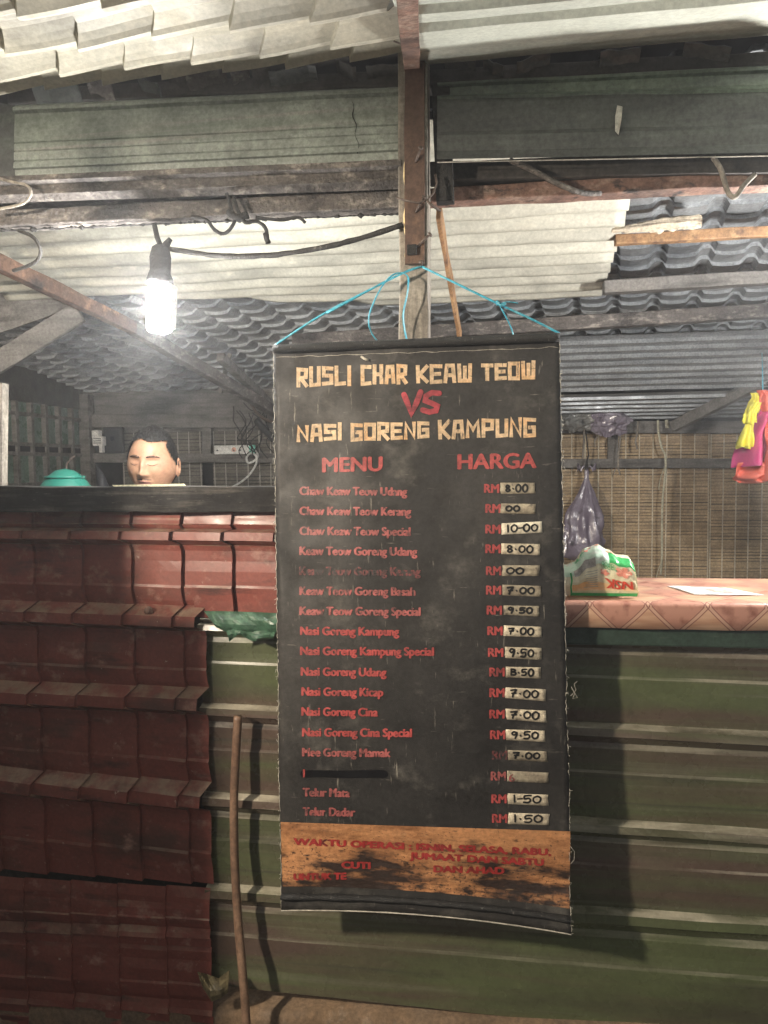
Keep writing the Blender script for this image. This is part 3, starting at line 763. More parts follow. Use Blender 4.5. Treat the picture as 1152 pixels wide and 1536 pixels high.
tag(obj('splintered_board', mb, M('pale_splintered_wood', (.50, .43, .33), .85, layers=[((.16, .12, .09), (7, 40, 60), .55, .68)], bump=((20, 60, 120), 1.0, .006)), loc=W(985, 338, .66)), 'pale splintered wood scrap lying on the orange purlin', 'wood scrap')

# second bulb, hanging over the serving shelf just outside the frame: it lights the shelf and the blinds
sl = W(1330, 505, .20)
lamp2 = thing('hanging_bulb', 'bare lit bulb over the right end of the serving shelf', 'light bulb', sl+Vector((0, 0, .4)))
mb = MB(); mb.tube([sl+Vector((0, 0, .55)), sl+Vector((.004, 0, .3)), sl+Vector((0, 0, .10))], .005, 8); obj('cord', mb, m_cable, lamp2)
mb = MB(); mb.lathe(sl, [(.026, .045), (.028, .055), (.024, .10), (.012, .12)], 14); obj('socket', mb, m_soot, lamp2)
mb = MB(); mb.lathe(sl, [(.001, -.052), (.02, -.046), (.032, -.03), (.036, -.008), (.031, .02), (.022, .042)], 20); obj('bulb', mb, emat('shelf_bulb_glow', (1.0, .97, .92), SHELF_EMIT), lamp2)

# lamp on a pole to the left of the camera, on the street side
SL = Vector((-1.55, -1.75, 1.98))
lamp3 = thing('lamp_pole', 'wooden pole with a bare warm bulb on its arm, on the street side', 'lamp', (SL.x-.35, SL.y-.05, 0))
mb = MB(); mb.beam((SL.x-.35, SL.y-.05, 0), (SL.x-.35, SL.y-.05, 2.4), .07, .07, up=Vector((0, 1, 0)), n=8, rough=.003); obj('pole', mb, m_wood_grey, lamp3)
mb = MB(); mb.beam((SL.x-.36, SL.y-.05, 2.25), (SL.x+.04, SL.y-.05, 2.25), .03, .03); obj('arm', mb, m_wood_grey, lamp3)
mb = MB(); mb.tube([SL+Vector((0, -.05, .27)), SL+Vector((0, 0, .12))], .005, 6); mb.lathe(SL, [(.026, .045), (.028, .055), (.024, .10), (.012, .12)], 12); obj('socket', mb, m_soot, lamp3)
mb = MB(); mb.lathe(SL, [(.001, -.078), (.03, -.069), (.048, -.045), (.054, -.012), (.046, .025), (.024, .048)], 20); obj('bulb', mb, emat('street_bulb_glow', (1.0, .86, .68), STREET_EMIT), lamp3)

# unseen added cart standing on the street side, left of the camera, out of frame: its boards and post only shape the shade on counter and fascia
def between(px, py, t=.5):
    p = W(px, py, -.01); return SL.lerp(p, t)
e1 = between(322, 925); e2 = between(158, 850); e3 = between(141, 200); e4 = between(200, 200)
yc = (e1.y+e2.y)/2
blocker = thing('shade_blocker', 'unseen added wooden cart with a tall side board parked on the street side', 'blocker', (e1.x-.6, yc, 0))
mb = MB(); mb.box((e1.x-.65, yc, (.30+e1.z)/2), 1.30, .012, e1.z-.30); obj('shade_panel', mb, m_wood_grey, blocker)
mb = MB(); mb.box((e1.x-.65, yc-.24, .60), 1.28, .46, .03); obj('shelf', mb, m_wood_grey, blocker)
mb = MB(); mb.box((e2.x-.5, yc+.02, 1.2), 1.0, .014, 1.30); obj('tall_board', mb, m_wood_dark, blocker)
mb = MB(); mb.box(((e3.x+e4.x)/2, yc+.035, 1.3), (e4.x-e3.x)*.92, .03, 2.4); obj('post', mb, m_wood_grey, blocker)
for x in (e1.x-.05, e1.x-1.25):
    for y in (yc-.03, yc-.45):
        mb = MB(); mb.box((x, y, .42), .045, .045, .84); obj('leg', mb, m_wood_grey, blocker)

# ================================================================== THE MENU BANNER
BT = [(410, 518), (839, 502)]; BB = [(422, 1366), (857, 1402)]
def bsurf_y(px, py):
    u = (px-415)/432.0; v = (py-510)/880.0
    return -.088 - .062*v - .006*math.sin(u*3.1)*(1-v*.5) + .005*math.sin(v*7+u*2) - .030*max(0, v-.93)/.07*(.4+.6*u)*.5 + .0025*math.sin(u*11+v*5)
def B(px, py, off=0.0):
    return W(px, py, bsurf_y(px, py)-off)
def bpx(u, v):
    xt, yt = lerp(BT[0][0], BT[1][0], u), lerp(BT[0][1], BT[1][1], u)
    xb, yb = lerp(BB[0][0], BB[1][0], u), lerp(BB[0][1], BB[1][1], u)
    x, y = lerp(xt, xb, v), lerp(yt, yb, v)
    y -= 11*4*u*(1-u)*v**6
    x += 2.0*math.sin(v*19)*(1 if u > .5 else -.6)*abs(u-.5)*1.2*(v > .6)
    return x, y
m_canvas = M('black_canvas', (.021, .0195, .019), .62, layers=[((.050, .046, .042), (3.2, 3.2, 2.4), .44, .72, 4), ((.115, .108, .096), (9, 9, 12), .55, .78, 10), ((.28, .26, .22), (110, 110, 14), .64, .76, 6), ((.24, .22, .19), (14, 14, 130), .66, .76, 6), ((.018, .017, .017), (4, 4, 5), .6, .8)], bump=((420, 420, 420), .35, .0015))
banner = thing('menu_banner', 'black hanging canvas menu banner with red dish list and price stickers', 'menu banner', W(632, 515, -.09))
mb = MB(); mb.grid(lambda u, v: B(*bpx(u, v)), 48, 96); obj('canvas', mb, m_canvas, banner, solid=.0016)
# rolled pocket and rod along the top
mb = MB()
tp_ = [W(lerp(411, 839, k/40), lerp(525, 507, k/40)-1.5, bsurf_y(600, 515)-.006) for k in range(41)]
mb.tube(tp_, .0118, 10, .10, .8)
obj('top_pocket', mb, M('woven_black_edge', (.022, .022, .023), .5, layers=[((.24, .23, .21), (260, 260, 60), .66, .74, 2)], bump=((500, 500, 500), 1, .003)), banner)
mb = MB()
mb.tube([B(lerp(414, 838, k/60), lerp(536, 521, k/60)+1.3*nz(k*.37, 1, 1)*2, .001) for k in range(61)], [.0004+.0009*abs(nz(k*.8, 3, 3)) for k in range(61)], 5, .6)
obj('frayed_seam', mb, M('frayed_thread', (.52, .49, .42), .9), banner)
mb = MB(); mb.tube([B(542, 535, .002), B(548, 539, .006), B(553, 540, .004)], .003, 6, .3); obj('thread_knot', mb, bpy.data.materials['frayed_thread'], banner)
# frayed edges
def fray(uu, name, y0=0.0):
    mb = MB(); side = -1 if uu < .5 else 1
    pts = []
    for k in range(181):
        x, y = bpx(uu, lerp(.012, .995, k/180)); pts.append(B(x+side*random.uniform(-.9, 1.1), y, random.uniform(-.001, .002)))
    mb.tube(pts, .00065, 4, .9)
    for k in range(70):
        x, y = bpx(uu, random.uniform(.02, 1)); L = random.uniform(2, 5.5)
        mb.tube([B(x, y, 0), B(x+side*L*.6, y+random.uniform(-2, 2), .001), B(x+side*L*random.uniform(.3, 1), y+random.uniform(-3, 4), .003)], .0005, 3)
    return obj(name, mb, bpy.data.materials['frayed_thread'], banner)
fray(0.0, 'frayed_edge'); fray(1.0, 'frayed_edge')
mb = MB()
for q in ([(857, 1030), (862, 1040), (859, 1048), (866, 1046), (860, 1036)], [(856, 1044), (864, 1035), (861, 1026), (866, 1022)], [(856, 1270), (862, 1278), (861, 1290), (856, 1296)]):
    mb.tube([B(x, y, .004) for x, y in q], .0006, 4)
obj('loose_threads', mb, bpy.data.materials['frayed_thread'], banner)

# scorched orange panel at the foot
ZP = B(636, 1305).z-W(632, 515, -.09).z
m_scorch = M('scorched_orange_print', (.54, .26, .115), .45, layers=[((.30, .13, .055), (9, 9, 30), .45, .64, 9), ((.038, .023, .018), (6, 6, 26), .48, .60, 13, (1.6, ZP)), ((.030, .021, .018), (30, 30, 80), .54, .66, 9, (1.0, ZP)), ((.03, .02, .018), (150, 150, 190), .57, .67, 4, (.5, ZP)), ((.52, .32, .17), (16, 16, 130), .63, .74, 9)], bump=((40, 40, 90), .8, .003), grit=.15)
def vof(px, py):
    u = (px-415)/436.0; return u
mb = MB()
def foot(u, v):
    xt, yt = lerp(421, 855.5, u), lerp(1233, 1247, u)
    x, y = bpx(lerp(.004, .997, u), .957); 
    return B(lerp(xt, x, v), lerp(yt, y, v), .0016)
mb.grid(foot, 40, 14); obj('orange_panel', mb, m_scorch, banner, label='scorched orange opening-hours panel at the bottom')
mb = MB()
mb.tube([W(bpx(k/40, .975)[0], bpx(k/40, .975)[1], bsurf_y(*bpx(k/40, .975))-.004) for k in range(41)], [.010+.001*math.sin(k) for k in range(41)], 10, .12, .6)
obj('bottom_pocket', mb, bpy.data.materials['woven_black_edge'], banner)
mb = MB()
mb.tube([B(*bpx(k/60, 1.0), .001) for k in range(61)], .0016, 5, .5); obj('bottom_fray', mb, bpy.data.materials['frayed_thread'], banner)

# ---- lettering
def ink(name, c, worn, lo=.56, hi=.70, sc=(130, 130, 60)):
    return M(name, c, .55, layers=[(worn, sc, lo, hi, 6), (worn, (16, 16, 20), .64, .78, 4)])
m_red_ink = ink('red_ink', (.43, .075, .072), (.13, .045, .045), .56, .70)
m_red_faded = ink('faded_red_ink', (.40, .11, .105), (.09, .052, .05), .50, .64)
m_red_dim = ink('nearly_lost_red_ink', (.22, .06, .06), (.05, .042, .042), .42, .56)
m_red_dark = ink('scorched_red_ink', (.36, .032, .03), (.12, .03, .022), .54, .68, (40, 40, 50))
m_vs = ink('brushed_red_ink', (.40, .055, .07), (.20, .03, .04), .5, .66, (18, 18, 60))
def title_mat():
    mt = M('worn_cream_print', (.64, .47, .30), .6, layers=[((.66, .40, .20), (14, 14, 20), .48, .66), ((.10, .085, .07), (150, 150, 40), .60, .70, 5), ((.10, .085, .07), (34, 34, 160), .62, .72, 4)])
    return mt
m_title = title_mat()

_tcache = {}
BOLD = [(-.75, .1), (.75, -.1), (0, .35), (0, -.35)]
def text_shape(s, off=.012):
    if (s, off) in _tcache: return _tcache[(s, off)]
    cu = bpy.data.curves.new('lettering', 'FONT'); cu.body = s; cu.offset = off; cu.fill_mode = 'FRONT'; cu.resolution_u = 4
    ob = bpy.data.objects.new('lettering', cu); COL.objects.link(ob)
    bpy.context.view_layer.update()
    dg = bpy.context.evaluated_depsgraph_get()
    me = bpy.data.meshes.new_from_object(ob.evaluated_get(dg))
    vs = [(v.co.x, v.co.y) for v in me.vertices]; fs = [tuple(p.vertices) for p in me.polygons]
    bpy.data.objects.remove(ob); bpy.data.curves.remove(cu); bpy.data.meshes.remove(me)
    _tcache[(s, off)] = (vs, fs); return vs, fs
def text_on(fn, s, x0, x1, yb0, yb1, cap, name, mat, parent, bold=1.0, z=.0022, label=None):
    """lettering s from (x0, yb0) to (x1, yb1) on the baseline, cap pixels high; fn(px, py, off) gives the surface"""
    vs, fs = text_shape(s, 0.0)
    xa = min(v[0] for v in vs); xb = max(v[0] for v in vs); cap_h = .69
    mb = MB()
    for k, (dx, dy) in enumerate(BOLD):
        out = []
        for (x, y) in vs:
            t = (x-xa)/(xb-xa)
            out.append(fn(lerp(x0+.7*bold, x1-.7*bold, t)+dx*bold, lerp(yb0, yb1, t) - y/cap_h*cap+dy*bold, z+k*.00006))
        mb.add(out, fs)
    return obj(name, mb, mat, parent, label=label)
def stroke(mb, fn, pts, wd, z, round_cap=False, wob=0):
    """a mitred flat stroke through points given in photo pixels of the surface fn"""
    P = [Vector((a, b)) for a, b in pts]
    if len(P) > 1 and not round_cap:
        P[0] = P[0]+(P[0]-P[1]).normalized()*wd*.5; P[-1] = P[-1]+(P[-1]-P[-2]).normalized()*wd*.5
    L, Rr = [], []
    for i, p in enumerate(P):
        d0 = (p-P[i-1]).normalized() if i else (P[1]-p).normalized()
        d1 = (P[i+1]-p).normalized() if i < len(P)-1 else d0
        n0 = Vector((-d0.y, d0.x)); n1 = Vector((-d1.y, d1.x)); nn = (n0+n1)
        if nn.length < .3: nn = n1.copy()
        nn.normalize(); sc = 1/max(.62, nn.dot(n1))
        ww = wd*.5*sc*(1+wob*math.sin(i*2.3+p.x))
        L.append(p+nn*ww); Rr.append(p-nn*ww)
    # subdivide so the stroke follows the cloth
    vs, fs = [], []
    for i in range(len(P)):
        vs += [fn(L[i].x, L[i].y, z), fn(Rr[i].x, Rr[i].y, z)]
    for i in range(len(P)-1): fs.append((2*i, 2*i+1, 2*i+3, 2*i+2))
    mb.add(vs, fs)
    if round_cap:
        for e, c in ((0, P[0]), (1, P[-1])):
            ring = [fn(c.x+math.cos(a*math.pi/5)*wd*.5, c.y+math.sin(a*math.pi/5)*wd*.5, z+.00006*(e+1)) for a in range(10)]
            mb.add(ring, [tuple(range(10))])
GL_ = {  # blocky capitals: centre lines in a unit cell, y up
 'R': [[(0, 0), (0, 1), (1, .95), (.95, .5), (.25, .45)], [(.35, .42), (1, 0)]],
 'U': [[(0, 1), (.02, 0), (1, .03), (1, 1)]],
 'S': [[(1, .95), (0, 1), (.02, .52), (.98, .5), (1, .03), (0, 0)]],
 'L': [[(0, 1), (.02, 0), (1, .03)]],
 'I': [[(.5, 0), (.5, 1)]],
 'C': [[(1, .97), (0, 1), (.03, 0), (1, .02)]],
 'H': [[(0, 0), (.03, 1)], [(1, 0), (.97, 1)], [(.1, .5), (.9, .5)]],
 'A': [[(0, 0), (.18, 1), (.85, 1), (1, 0)], [(.15, .38), (.85, .38)]],
 'K': [[(.05, 0), (0, 1)], [(1, 1), (.22, .48), (1, 0)]],
 'E': [[(1, .97), (0, 1), (.03, 0), (1, .02)], [(.12, .5), (.85, .5)]],
 'W': [[(0, 1), (.05, .02), (.98, 0), (1, 1)], [(.52, .12), (.52, .85)]],
 'T': [[(0, 1), (1, .97)], [(.5, .88), (.5, 0)]],
 'O': [[(0, .5), (0, 1), (1, .98), (.98, 0), (.02, .02), (0, .5)]],
 'N': [[(0, 0), (.03, 1), (1, 0), (.98, 1)]],
 'G': [[(1, .95), (0, 1), (.02, 0), (1, .03), (.98, .5), (.55, .5)]],
 'M': [[(0, 0), (.05, 1), (.5, .42), (.95, 1), (1, 0)]],
 'P': [[(0, 0), (0, 1), (1, .96), (.95, .45), (.2, .42)]],
}
def block_word(mb, word, x0, x1, top0, top1, bot0, bot1, wd, zz):
    ws = [.62 if c == 'I' else 1.15 if c in 'WM' else 1.0 for c in word]
    ws = [.42 if c == 'I' else w_ for c, w_ in zip(word, ws)]
    tot = sum(ws); x = x0
    for c, w_ in zip(word, ws):
        cw = (x1-x0)*w_/tot; a = x+wd*.5+.7; b = x+cw-wd*.5-.9
        j1, j2 = random.uniform(-1.2, 1.2), random.uniform(-1.2, 1.2)
        for k, st in enumerate(GL_[c]):
            q = []
            for gx, gy in st:
                px = lerp(a, b, gx); t = (px-x0)/(x1-x0)
                tp0 = lerp(top0, top1, t)+wd*.5+j1; bt0 = lerp(bot0, bot1, t)-wd*.5+j2
                q.append((px, lerp(bt0, tp0, gy)))
            stroke(mb, B, q, wd, zz+k*.00012)
        x += cw
mb = MB()
for wrd, a, b, t0, t1, b0, b1 in (('RUSLI', 444, 528, 551, 549, 581, 578), ('CHAR', 540, 612, 548, 545, 579, 575), ('KEAW', 623, 709, 547, 545, 576, 573), ('TEOW', 721, 804, 545, 541, 572, 569)):
    block_word(mb, wrd, a, b, t0, t1, b0, b1, 5.8, .0022)
obj('title_lettering', mb, m_title, banner, label='worn cream words RUSLI CHAR KEAW TEOW')
mb = MB()
for wrd, a, b, t0, t1, b0, b1 in (('NASI', 444, 514, 638, 634, 664, 661), ('GORENG', 525, 645, 635, 631, 662, 658), ('KAMPUNG', 656, 805, 631, 626, 659, 655)):
    block_word(mb, wrd, a, b, t0, t1, b0, b1, 5.7, .0022)
obj('title_lettering', mb, m_title, banner, label='worn cream words NASI GORENG KAMPUNG')
mb = MB()
stroke(mb, B, [(606, 592), (611, 604), (617, 620), (624, 606), (631, 588)], 8.5, .0022, True)
stroke(mb, B, [(659, 590), (648, 589), (639, 594), (638, 601), (648, 605), (656, 609), (654, 616), (644, 618), (634, 615)], 8.0, .0024, True)
obj('versus_lettering', mb, m_vs, banner, label='brushed red letters VS')
text_on(B, 'MENU', 483, 574, 708, 706, 21, 'heading_lettering', m_red_ink, banner, 1.9)
text_on(B, 'HARGA', 686, 805, 703.5, 701.5, 22, 'heading_lettering', m_red_ink, banner, 1.9)
items = [('Chaw Keaw Teow Udang', 449, 611, 737, 1), ('Chaw Keaw Teow Kerang', 449, 617, 767, 1), ('Chaw Keaw Teow Special', 449, 616, 797, 1),
         ('Keaw Teow Goreng Udang', 449, 626, 827, 1), ('Keaw Teow Goreng Kerang', 449, 631, 857, 2), ('Keaw Teow Goreng Basah', 449, 623, 887, 1),
         ('Keaw Teow Goreng Special', 449, 631, 917, 1), ('Nasi Goreng Kampung', 450, 599, 947, 0), ('Nasi Goreng Kampung Special', 450, 651, 977, 0),
         ('Nasi Goreng Udang', 451, 580, 1008, 0), ('Nasi Goreng Kicap', 452, 575, 1038, 0), ('Nasi Goreng Cina', 452, 567, 1068, 0),
         ('Nasi Goreng Cina Special', 453, 618, 1099, 0), ('Mee Goreng Mamak', 453, 586, 1129, 1), ('Telur Mata', 454, 525, 1189, 1), ('Telur Dadar', 454, 533, 1218, 1)]
for s, a, b, y, f in items:
    text_on(B, s, a, b, y+5.2, y+6.4, 12.2, 'dish_lettering', (m_red_ink, m_red_faded, m_red_dim)[f], banner, 1.35)
mb = MB(); stroke(mb, B, [(456, 1161), (480, 1160.5), (520, 1161.5), (560, 1160.5), (576, 1161)], 11, .0026, True, .08)
obj('blackout_tape', mb, M('black_marker', (.006, .006, .008), .35), banner, label='black strip covering one dish')
text_on(B, 'I', 454.5, 457.5, 1166, 1166, 12, 'dish_lettering', m_red_ink, banner, .3, .0030)

DIG = {'0': [[(.5, 1), (.1, .75), (.05, .3), (.4, 0), (.85, .2), (.95, .7), (.55, 1)]],
       '1': [[(.45, 1), (.5, 0)]],
       '5': [[(.95, 1), (.2, .97), (.15, .55), (.7, .6), (.9, .3), (.6, .02), (.05, .05)]],
       '7': [[(.05, .9), (.85, .95), (.45, .45), (.3, -.05)], [(.2, .45), (.8, .5)]],
       '8': [[(.55, .5), (.15, .72), (.4, 1), (.8, .8), (.5, .5), (.15, .22), (.45, 0), (.9, .22), (.5, .5)]],
       '9': [[(.85, .85), (.4, 1), (.1, .7), (.45, .48), (.88, .8), (.8, .4), (.6, -.05)]],
       'B': [[(.1, 0), (.12, 1)], [(.12, .97), (.8, .85), (.7, .58), (.2, .52), (.95, .35), (.8, .02), (.1, .02)]]}
stk = [((750, 724), (802, 724), (803, 740), (751, 741), '8.00', .7), ((752, 755), (803, 756), (804, 771), (752, 770), '00', .8), ((752, 785), (813, 782), (814, 799), (752, 802), '10-00', 1),
       ((752, 815), (810, 816), (810, 833), (752, 831), '8.00', .9), ((753, 848), (809, 848), (809, 864), (753, 864), '00', .8), ((753, 877), (812, 879), (813, 895), (753, 893), '7.00', .8),
       ((754, 908), (809, 909), (810, 925), (755, 922), '9.50', .8), ((755, 938), (811, 940), (813, 956), (755, 954), '7.00', .85), ((756, 970), (811, 972), (812, 990), (757, 987), '9.50', .9),
       ((758, 1000), (811, 1001), (811, 1018), (758, 1016), '8.50', .9), ((758, 1031), (818, 1034), (819, 1052), (758, 1047), '7.00', .9), ((758, 1063), (819, 1066), (820, 1084), (759, 1079), '7.00', .9),
       ((759, 1094), (818, 1096), (818, 1113), (759, 1110), '9.50', .9), ((762, 1125), (820, 1127), (821, 1143), (762, 1140), '7.00', .75), ((760, 1156), (823, 1159), (823, 1175), (760, 1172), '', .6),
       ((761, 1190), (822, 1192), (823, 1209), (761, 1206), '1-50', .95), ((762, 1219), (824, 1221), (824, 1238), (762, 1236), '1.50', .95)]
m_st = [M('price_sticker_paper', (.66, .58, .44), .6, layers=[((.42, .36, .27), (30, 30, 40), .46, .66), ((.16, .13, .10), (60, 60, 60), .58, .72)]),
        M('grimy_price_sticker_paper', (.40, .35, .26), .6, layers=[((.24, .20, .15), (30, 30, 40), .46, .66), ((.10, .085, .07), (60, 60, 60), .56, .72)]),
        M('clean_price_sticker_paper', (.78, .72, .58), .6, layers=[((.58, .52, .40), (30, 30, 40), .5, .7)])]
m_marker = M('black_marker_ink', (.012, .011, .011), .5)
for i, (a, b, c, d, s, q) in enumerate(stk):
    rx = a[0]-24
    ym = (a[1]+d[1])/2
    if i == 13: mt = m_red_dim
    elif i == 14: mt = m_red_faded
    else: mt = m_red_ink
    text_on(B, 'RM', rx, rx+23, ym+6.4, ym+6.6, 12.8, 'currency_lettering', mt, banner, 1.1)
    mb = MB()
    jag = [random.uniform(-.8, .8) for _ in range(8)]
    def stf(u, v, a=a, b=b, c=c, d=d, jag=jag):
        x = lerp(lerp(a[0], b[0], u), lerp(d[0], c[0], u), v); y = lerp(lerp(a[1], b[1], u), lerp(d[1], c[1], u), v)
        if u in (0, 1): x += jag[int(v*3)]+jag[4+int(u)]
        return B(x, y, .0021+.0012*abs(nz(x*.11, y*.2, i)))
    mb.grid(stf, 10, 3); st_o = obj('price_sticker', mb, m_st[2] if i == 2 else m_st[1] if q < .85 else m_st[0], banner, solid=.0003)
    if s:
        mb = MB()
        n_ = len(s); xa = a[0]+ (7 if n_ > 2 else 6); xb = b[0]-(9 if n_ > 2 else 22)
        if n_ == 5: xb += 4
        x = xa; cw = (xb-xa)/(sum(.55 if ch in '.-1' else 1 for ch in s))
        for ch in s:
            w_ = cw*(.55 if ch in '.-1' else 1); t = (x-a[0])/(b[0]-a[0])
            yt = lerp(a[1], b[1], t)+3.2+random.uniform(-.6, .8); yb_ = lerp(d[1], c[1], t)-3.2+random.uniform(-.8, .6)
            if ch == '.': stroke(mb, B, [(x+w_*.35, (yt+yb_)/2), (x+w_*.35+.9, (yt+yb_)/2+1)], 2.3, .0036, True)
            elif ch == '-': stroke(mb, B, [(x+.5, (yt+yb_)/2), (x+w_-.5, (yt+yb_)/2-.6)], 2.2, .0036, True)
            else:
                for kk, stq in enumerate(DIG[ch] if not (i == 9 and ch == '8') else DIG['B']):
                    P = [(lerp(x+1, x+w_-1.6, gx), lerp(yb_, yt, gy)) for gx, gy in stq]; Q = []
                    for j in range(len(P)-1):
                        p0, p1, p2, p3 = [Vector(P[max(0, min(len(P)-1, j+o_))]) for o_ in (-1, 0, 1, 2)]
                        for k in range(4):
                            t_ = k/4; Q.append(tuple(.5*((2*p1)+(p2-p0)*t_+(2*p0-5*p1+4*p2-p3)*t_*t_+(3*p1-p0-3*p2+p3)*t_**3)))
                    Q.append(P[-1]); stroke(mb, B, Q, random.uniform(2.5, 3.1), .0036+kk*.00008, True)
            x += w_
        obj('handwritten_price', mb, m_marker, st_o)
    elif i == 14:
        text_on(B, '6', 763, 772, 1172, 1172.4, 11, 'printed_price', m_red_faded, st_o, .5, .0036)
hours = [('WAKTU OPERASI : ISNIN, SELASA, RABU,', 440, 827, 1267, 1283, 9.6, 0), ('JUMAAT DAN SABTU', 614, 816, 1288, 1298.5, 9.6, 0), ('CUTI', 512, 556, 1302, 1303, 9.6, 0), ('DAN AHAD', 650, 757, 1308, 1311, 9.6, 0), ('UNTUK TE', 440, 520, 1320, 1319, 9.6, 0)]
for s, a, b, y0, y1, cp_, _ in hours:
    text_on(B, s, a, b, y0, y1, cp_, 'opening_hours_lettering', m_red_dark, banner, 1.7, .0028)

# blue raffia the banner hangs by
nail = W(633, 399, -.05)
st = thing('raffia_string', 'split blue raffia string tying the banner to the post', 'string', nail)
def strand(name, pts, r, flat=.45):
    P = [W(*p) for p in pts]; Q = []
    for i in range(len(P)-1):
        p0, p1, p2, p3 = P[max(i-1, 0)], P[i], P[i+1], P[min(i+2, len(P)-1)]
        for k in range(6):
            t = k/6; Q.append(.5*((2*p1)+(p2-p0)*t+(2*p0-5*p1+4*p2-p3)*t*t+(3*p1-p0-3*p2+p3)*t**3))
    Q.append(P[-1]); mb = MB(); mb.tube(Q, r, 6, .12, flat); return obj(name, mb, m_blue, st)
strand('strand', [(633, 400, -.066), (608, 408, -.082), (560, 432, -.088), (480, 474, -.092), (411, 519, -.094)], .0026, 1)
strand('strand', [(606, 409, -.084), (575, 424, -.089), (490, 470, -.093)], .0024, 1)
strand('strand', [(633, 400, -.066), (690, 428, -.08), (748, 456, -.088), (800, 480, -.09), (839, 500, -.092)], .0026, 1)
strand('tail', [(607, 409, -.083), (590, 412, -.088), (574, 428, -.09), (560, 455, -.086), (553, 478, -.078), (557, 498, -.07), (568, 514, -.062)], .0046, .35)
strand('tail', [(603, 409, -.085), (612, 416, -.09), (611, 440, -.09), (605, 470, -.082), (607, 495, -.07), (612, 516, -.062)], .0042, .35)
strand('tail', [(748, 455, -.089), (757, 472, -.088), (766, 490, -.08), (771, 506, -.068)], .0036, .4)
strand('tail', [(745, 458, -.089), (760, 453, -.094), (777, 455, -.094)], .0030, .4)
strand('knot', [(745, 452, -.091), (752, 458, -.094), (758, 455, -.092)], .0045, .8)
mb = MB(); mb.tube([nail+Vector((0, .02, 0)), nail+Vector((0, -.022, .003))], .002, 6); mb.lathe(nail+Vector((0, -.022, .003)), [(.001, -.001), (.005, 0), (.005, .002), (.001, .003)], 8, Vector((0, -1, 0)))
obj('nail', mb, m_wire, stall)

# ================================================================== THE MAN BEHIND THE COUNTER
HC = W(229, 695, .72)                       # centre of the head
man = thing('person', 'dark haired man looking down with lowered eyes behind the plank rail', 'person', (HC.x, HC.y+.03, zp))
HROT = Matrix.Rotation(R(5), 3, 'Z') @ Matrix.Rotation(R(4), 3, 'X') @ Matrix.Rotation(R(3), 3, 'Y')
def gauss(x, z, x0, z0, sx, sz): return math.exp(-((x-x0)/sx)**2-((z-z0)/sz)**2)
def head_pt(th, ph):
    """th: angle round the head (0 = face), ph: -pi/2..pi/2 up; local frame: face towards -y"""
    cz = math.sin(ph); cr = math.cos(ph)
    x = .077*cr*math.sin(th); y = -.096*cr*math.cos(th); z = .119*cz
    fr = max(0, math.cos(th))
    if z < .0:
        t = min(1, -z/.119); x *= 1-.20*t*t; y *= 1-.06*t
    x *= 1+.10*math.exp(-((z+.02)/.05)**2)*(1-fr*.4)     # broad cheeks
    if fr > .05 and cr > .05:
        d = 0
        d += .0035*gauss(x, z, 0, .030, .05, .012)                         # brow
        for s in (-1, 1):
            d -= .0095*gauss(x, z, s*.031, .012, .017, .010)                  # sockets
            d += .0075*gauss(x, z, s*.031, .007, .0135, .0075)                 # lowered lids
            d += .005*gauss(x, z, s*.043, -.022, .022, .02)                  # cheeks
            d += .010*gauss(x, z, s*.0135, -.033, .0065, .0065)               # nostrils
            d -= .003*gauss(x, z, s*.028, -.045, .008, .016)                  # smile fold
        d += .016*gauss(x, z, 0, -.012, .0085, .026)+.018*gauss(x, z, 0, -.030, .0105, .0105)   # nose
        d += .0065*gauss(x, z, 0, -.0575, .020, .0052)+.0068*gauss(x, z, 0, -.0695, .017, .0058)  # lips
        d -= .0045*gauss(x, z, 0, -.0632, .024, .0026)
        d -= .004*gauss(x, z, 0, -.083, .018, .006)
        d += .008*gauss(x, z, 0, -.103, .022, .014)                          # chin
        y -= d*min(1, fr*2.2)
    return Vector((x, y, z))
def to_world(v): return HC + HROT @ v
mb = MB()
NU, NV = 150, 120
def hp(u, v): return to_world(head_pt((u-.5)*2*math.pi, (v-.5)*math.pi*.998))
mb.grid(hp, NU, NV)
# ears
for s in (-1, 1):
    def ear(u, v, s=s):
        a = 2*math.pi*u; r = v
        x = s*(.079+.016*math.sin(r*math.pi*.9)*(.55+.45*math.sin(a*.5)) + .004*r*math.cos(a)); y = .012+.019*r*math.cos(a)*1.0+.008*r; z = -.008+.033*r*math.sin(a)-.004*r*r
        x -= s*.010*math.exp(-((r-.45)/.22)**2)
        return to_world(Vector((x, y, z)))
    mb.grid(ear, 26, 12)
# neck, trunk and limbs grown from a skeleton
sk = bpy.data.meshes.new('skeleton')
base = Vector((HC.x, HC.y+.035, 0))
zH = HC.z
jn = {'pelvis': (0, 0, zH-.70), 'waist': (0, 0, zH-.55), 'chest': (0, -.01, zH-.36), 'neck': (0, -.005, zH-.20), 'head': (.004, -.02, zH-.09),
      'sl': (-.19, 0, zH-.25), 'sr': (.19, 0, zH-.25), 'el': (-.25, .0, zH-.50), 'er': (.25, .0, zH-.50), 'wl': (-.16, -.19, zH-.52), 'wr': (.17, -.19, zH-.52),
      'pl': (-.15, -.25, zH-.525), 'pr': (.16, -.25, zH-.525),
      'hl': (-.095, 0, zH-.74), 'hr': (.095, 0, zH-.74), 'kl': (-.10, -.02, lerp(zp, zH-.74, .52)), 'kr': (.10, -.02, lerp(zp, zH-.74, .52)),
      'al': (-.10, .02, zp+.08), 'ar': (.10, .02, zp+.08), 'tl': (-.11, -.13, zp+.03), 'tr': (.11, -.13, zp+.03)}
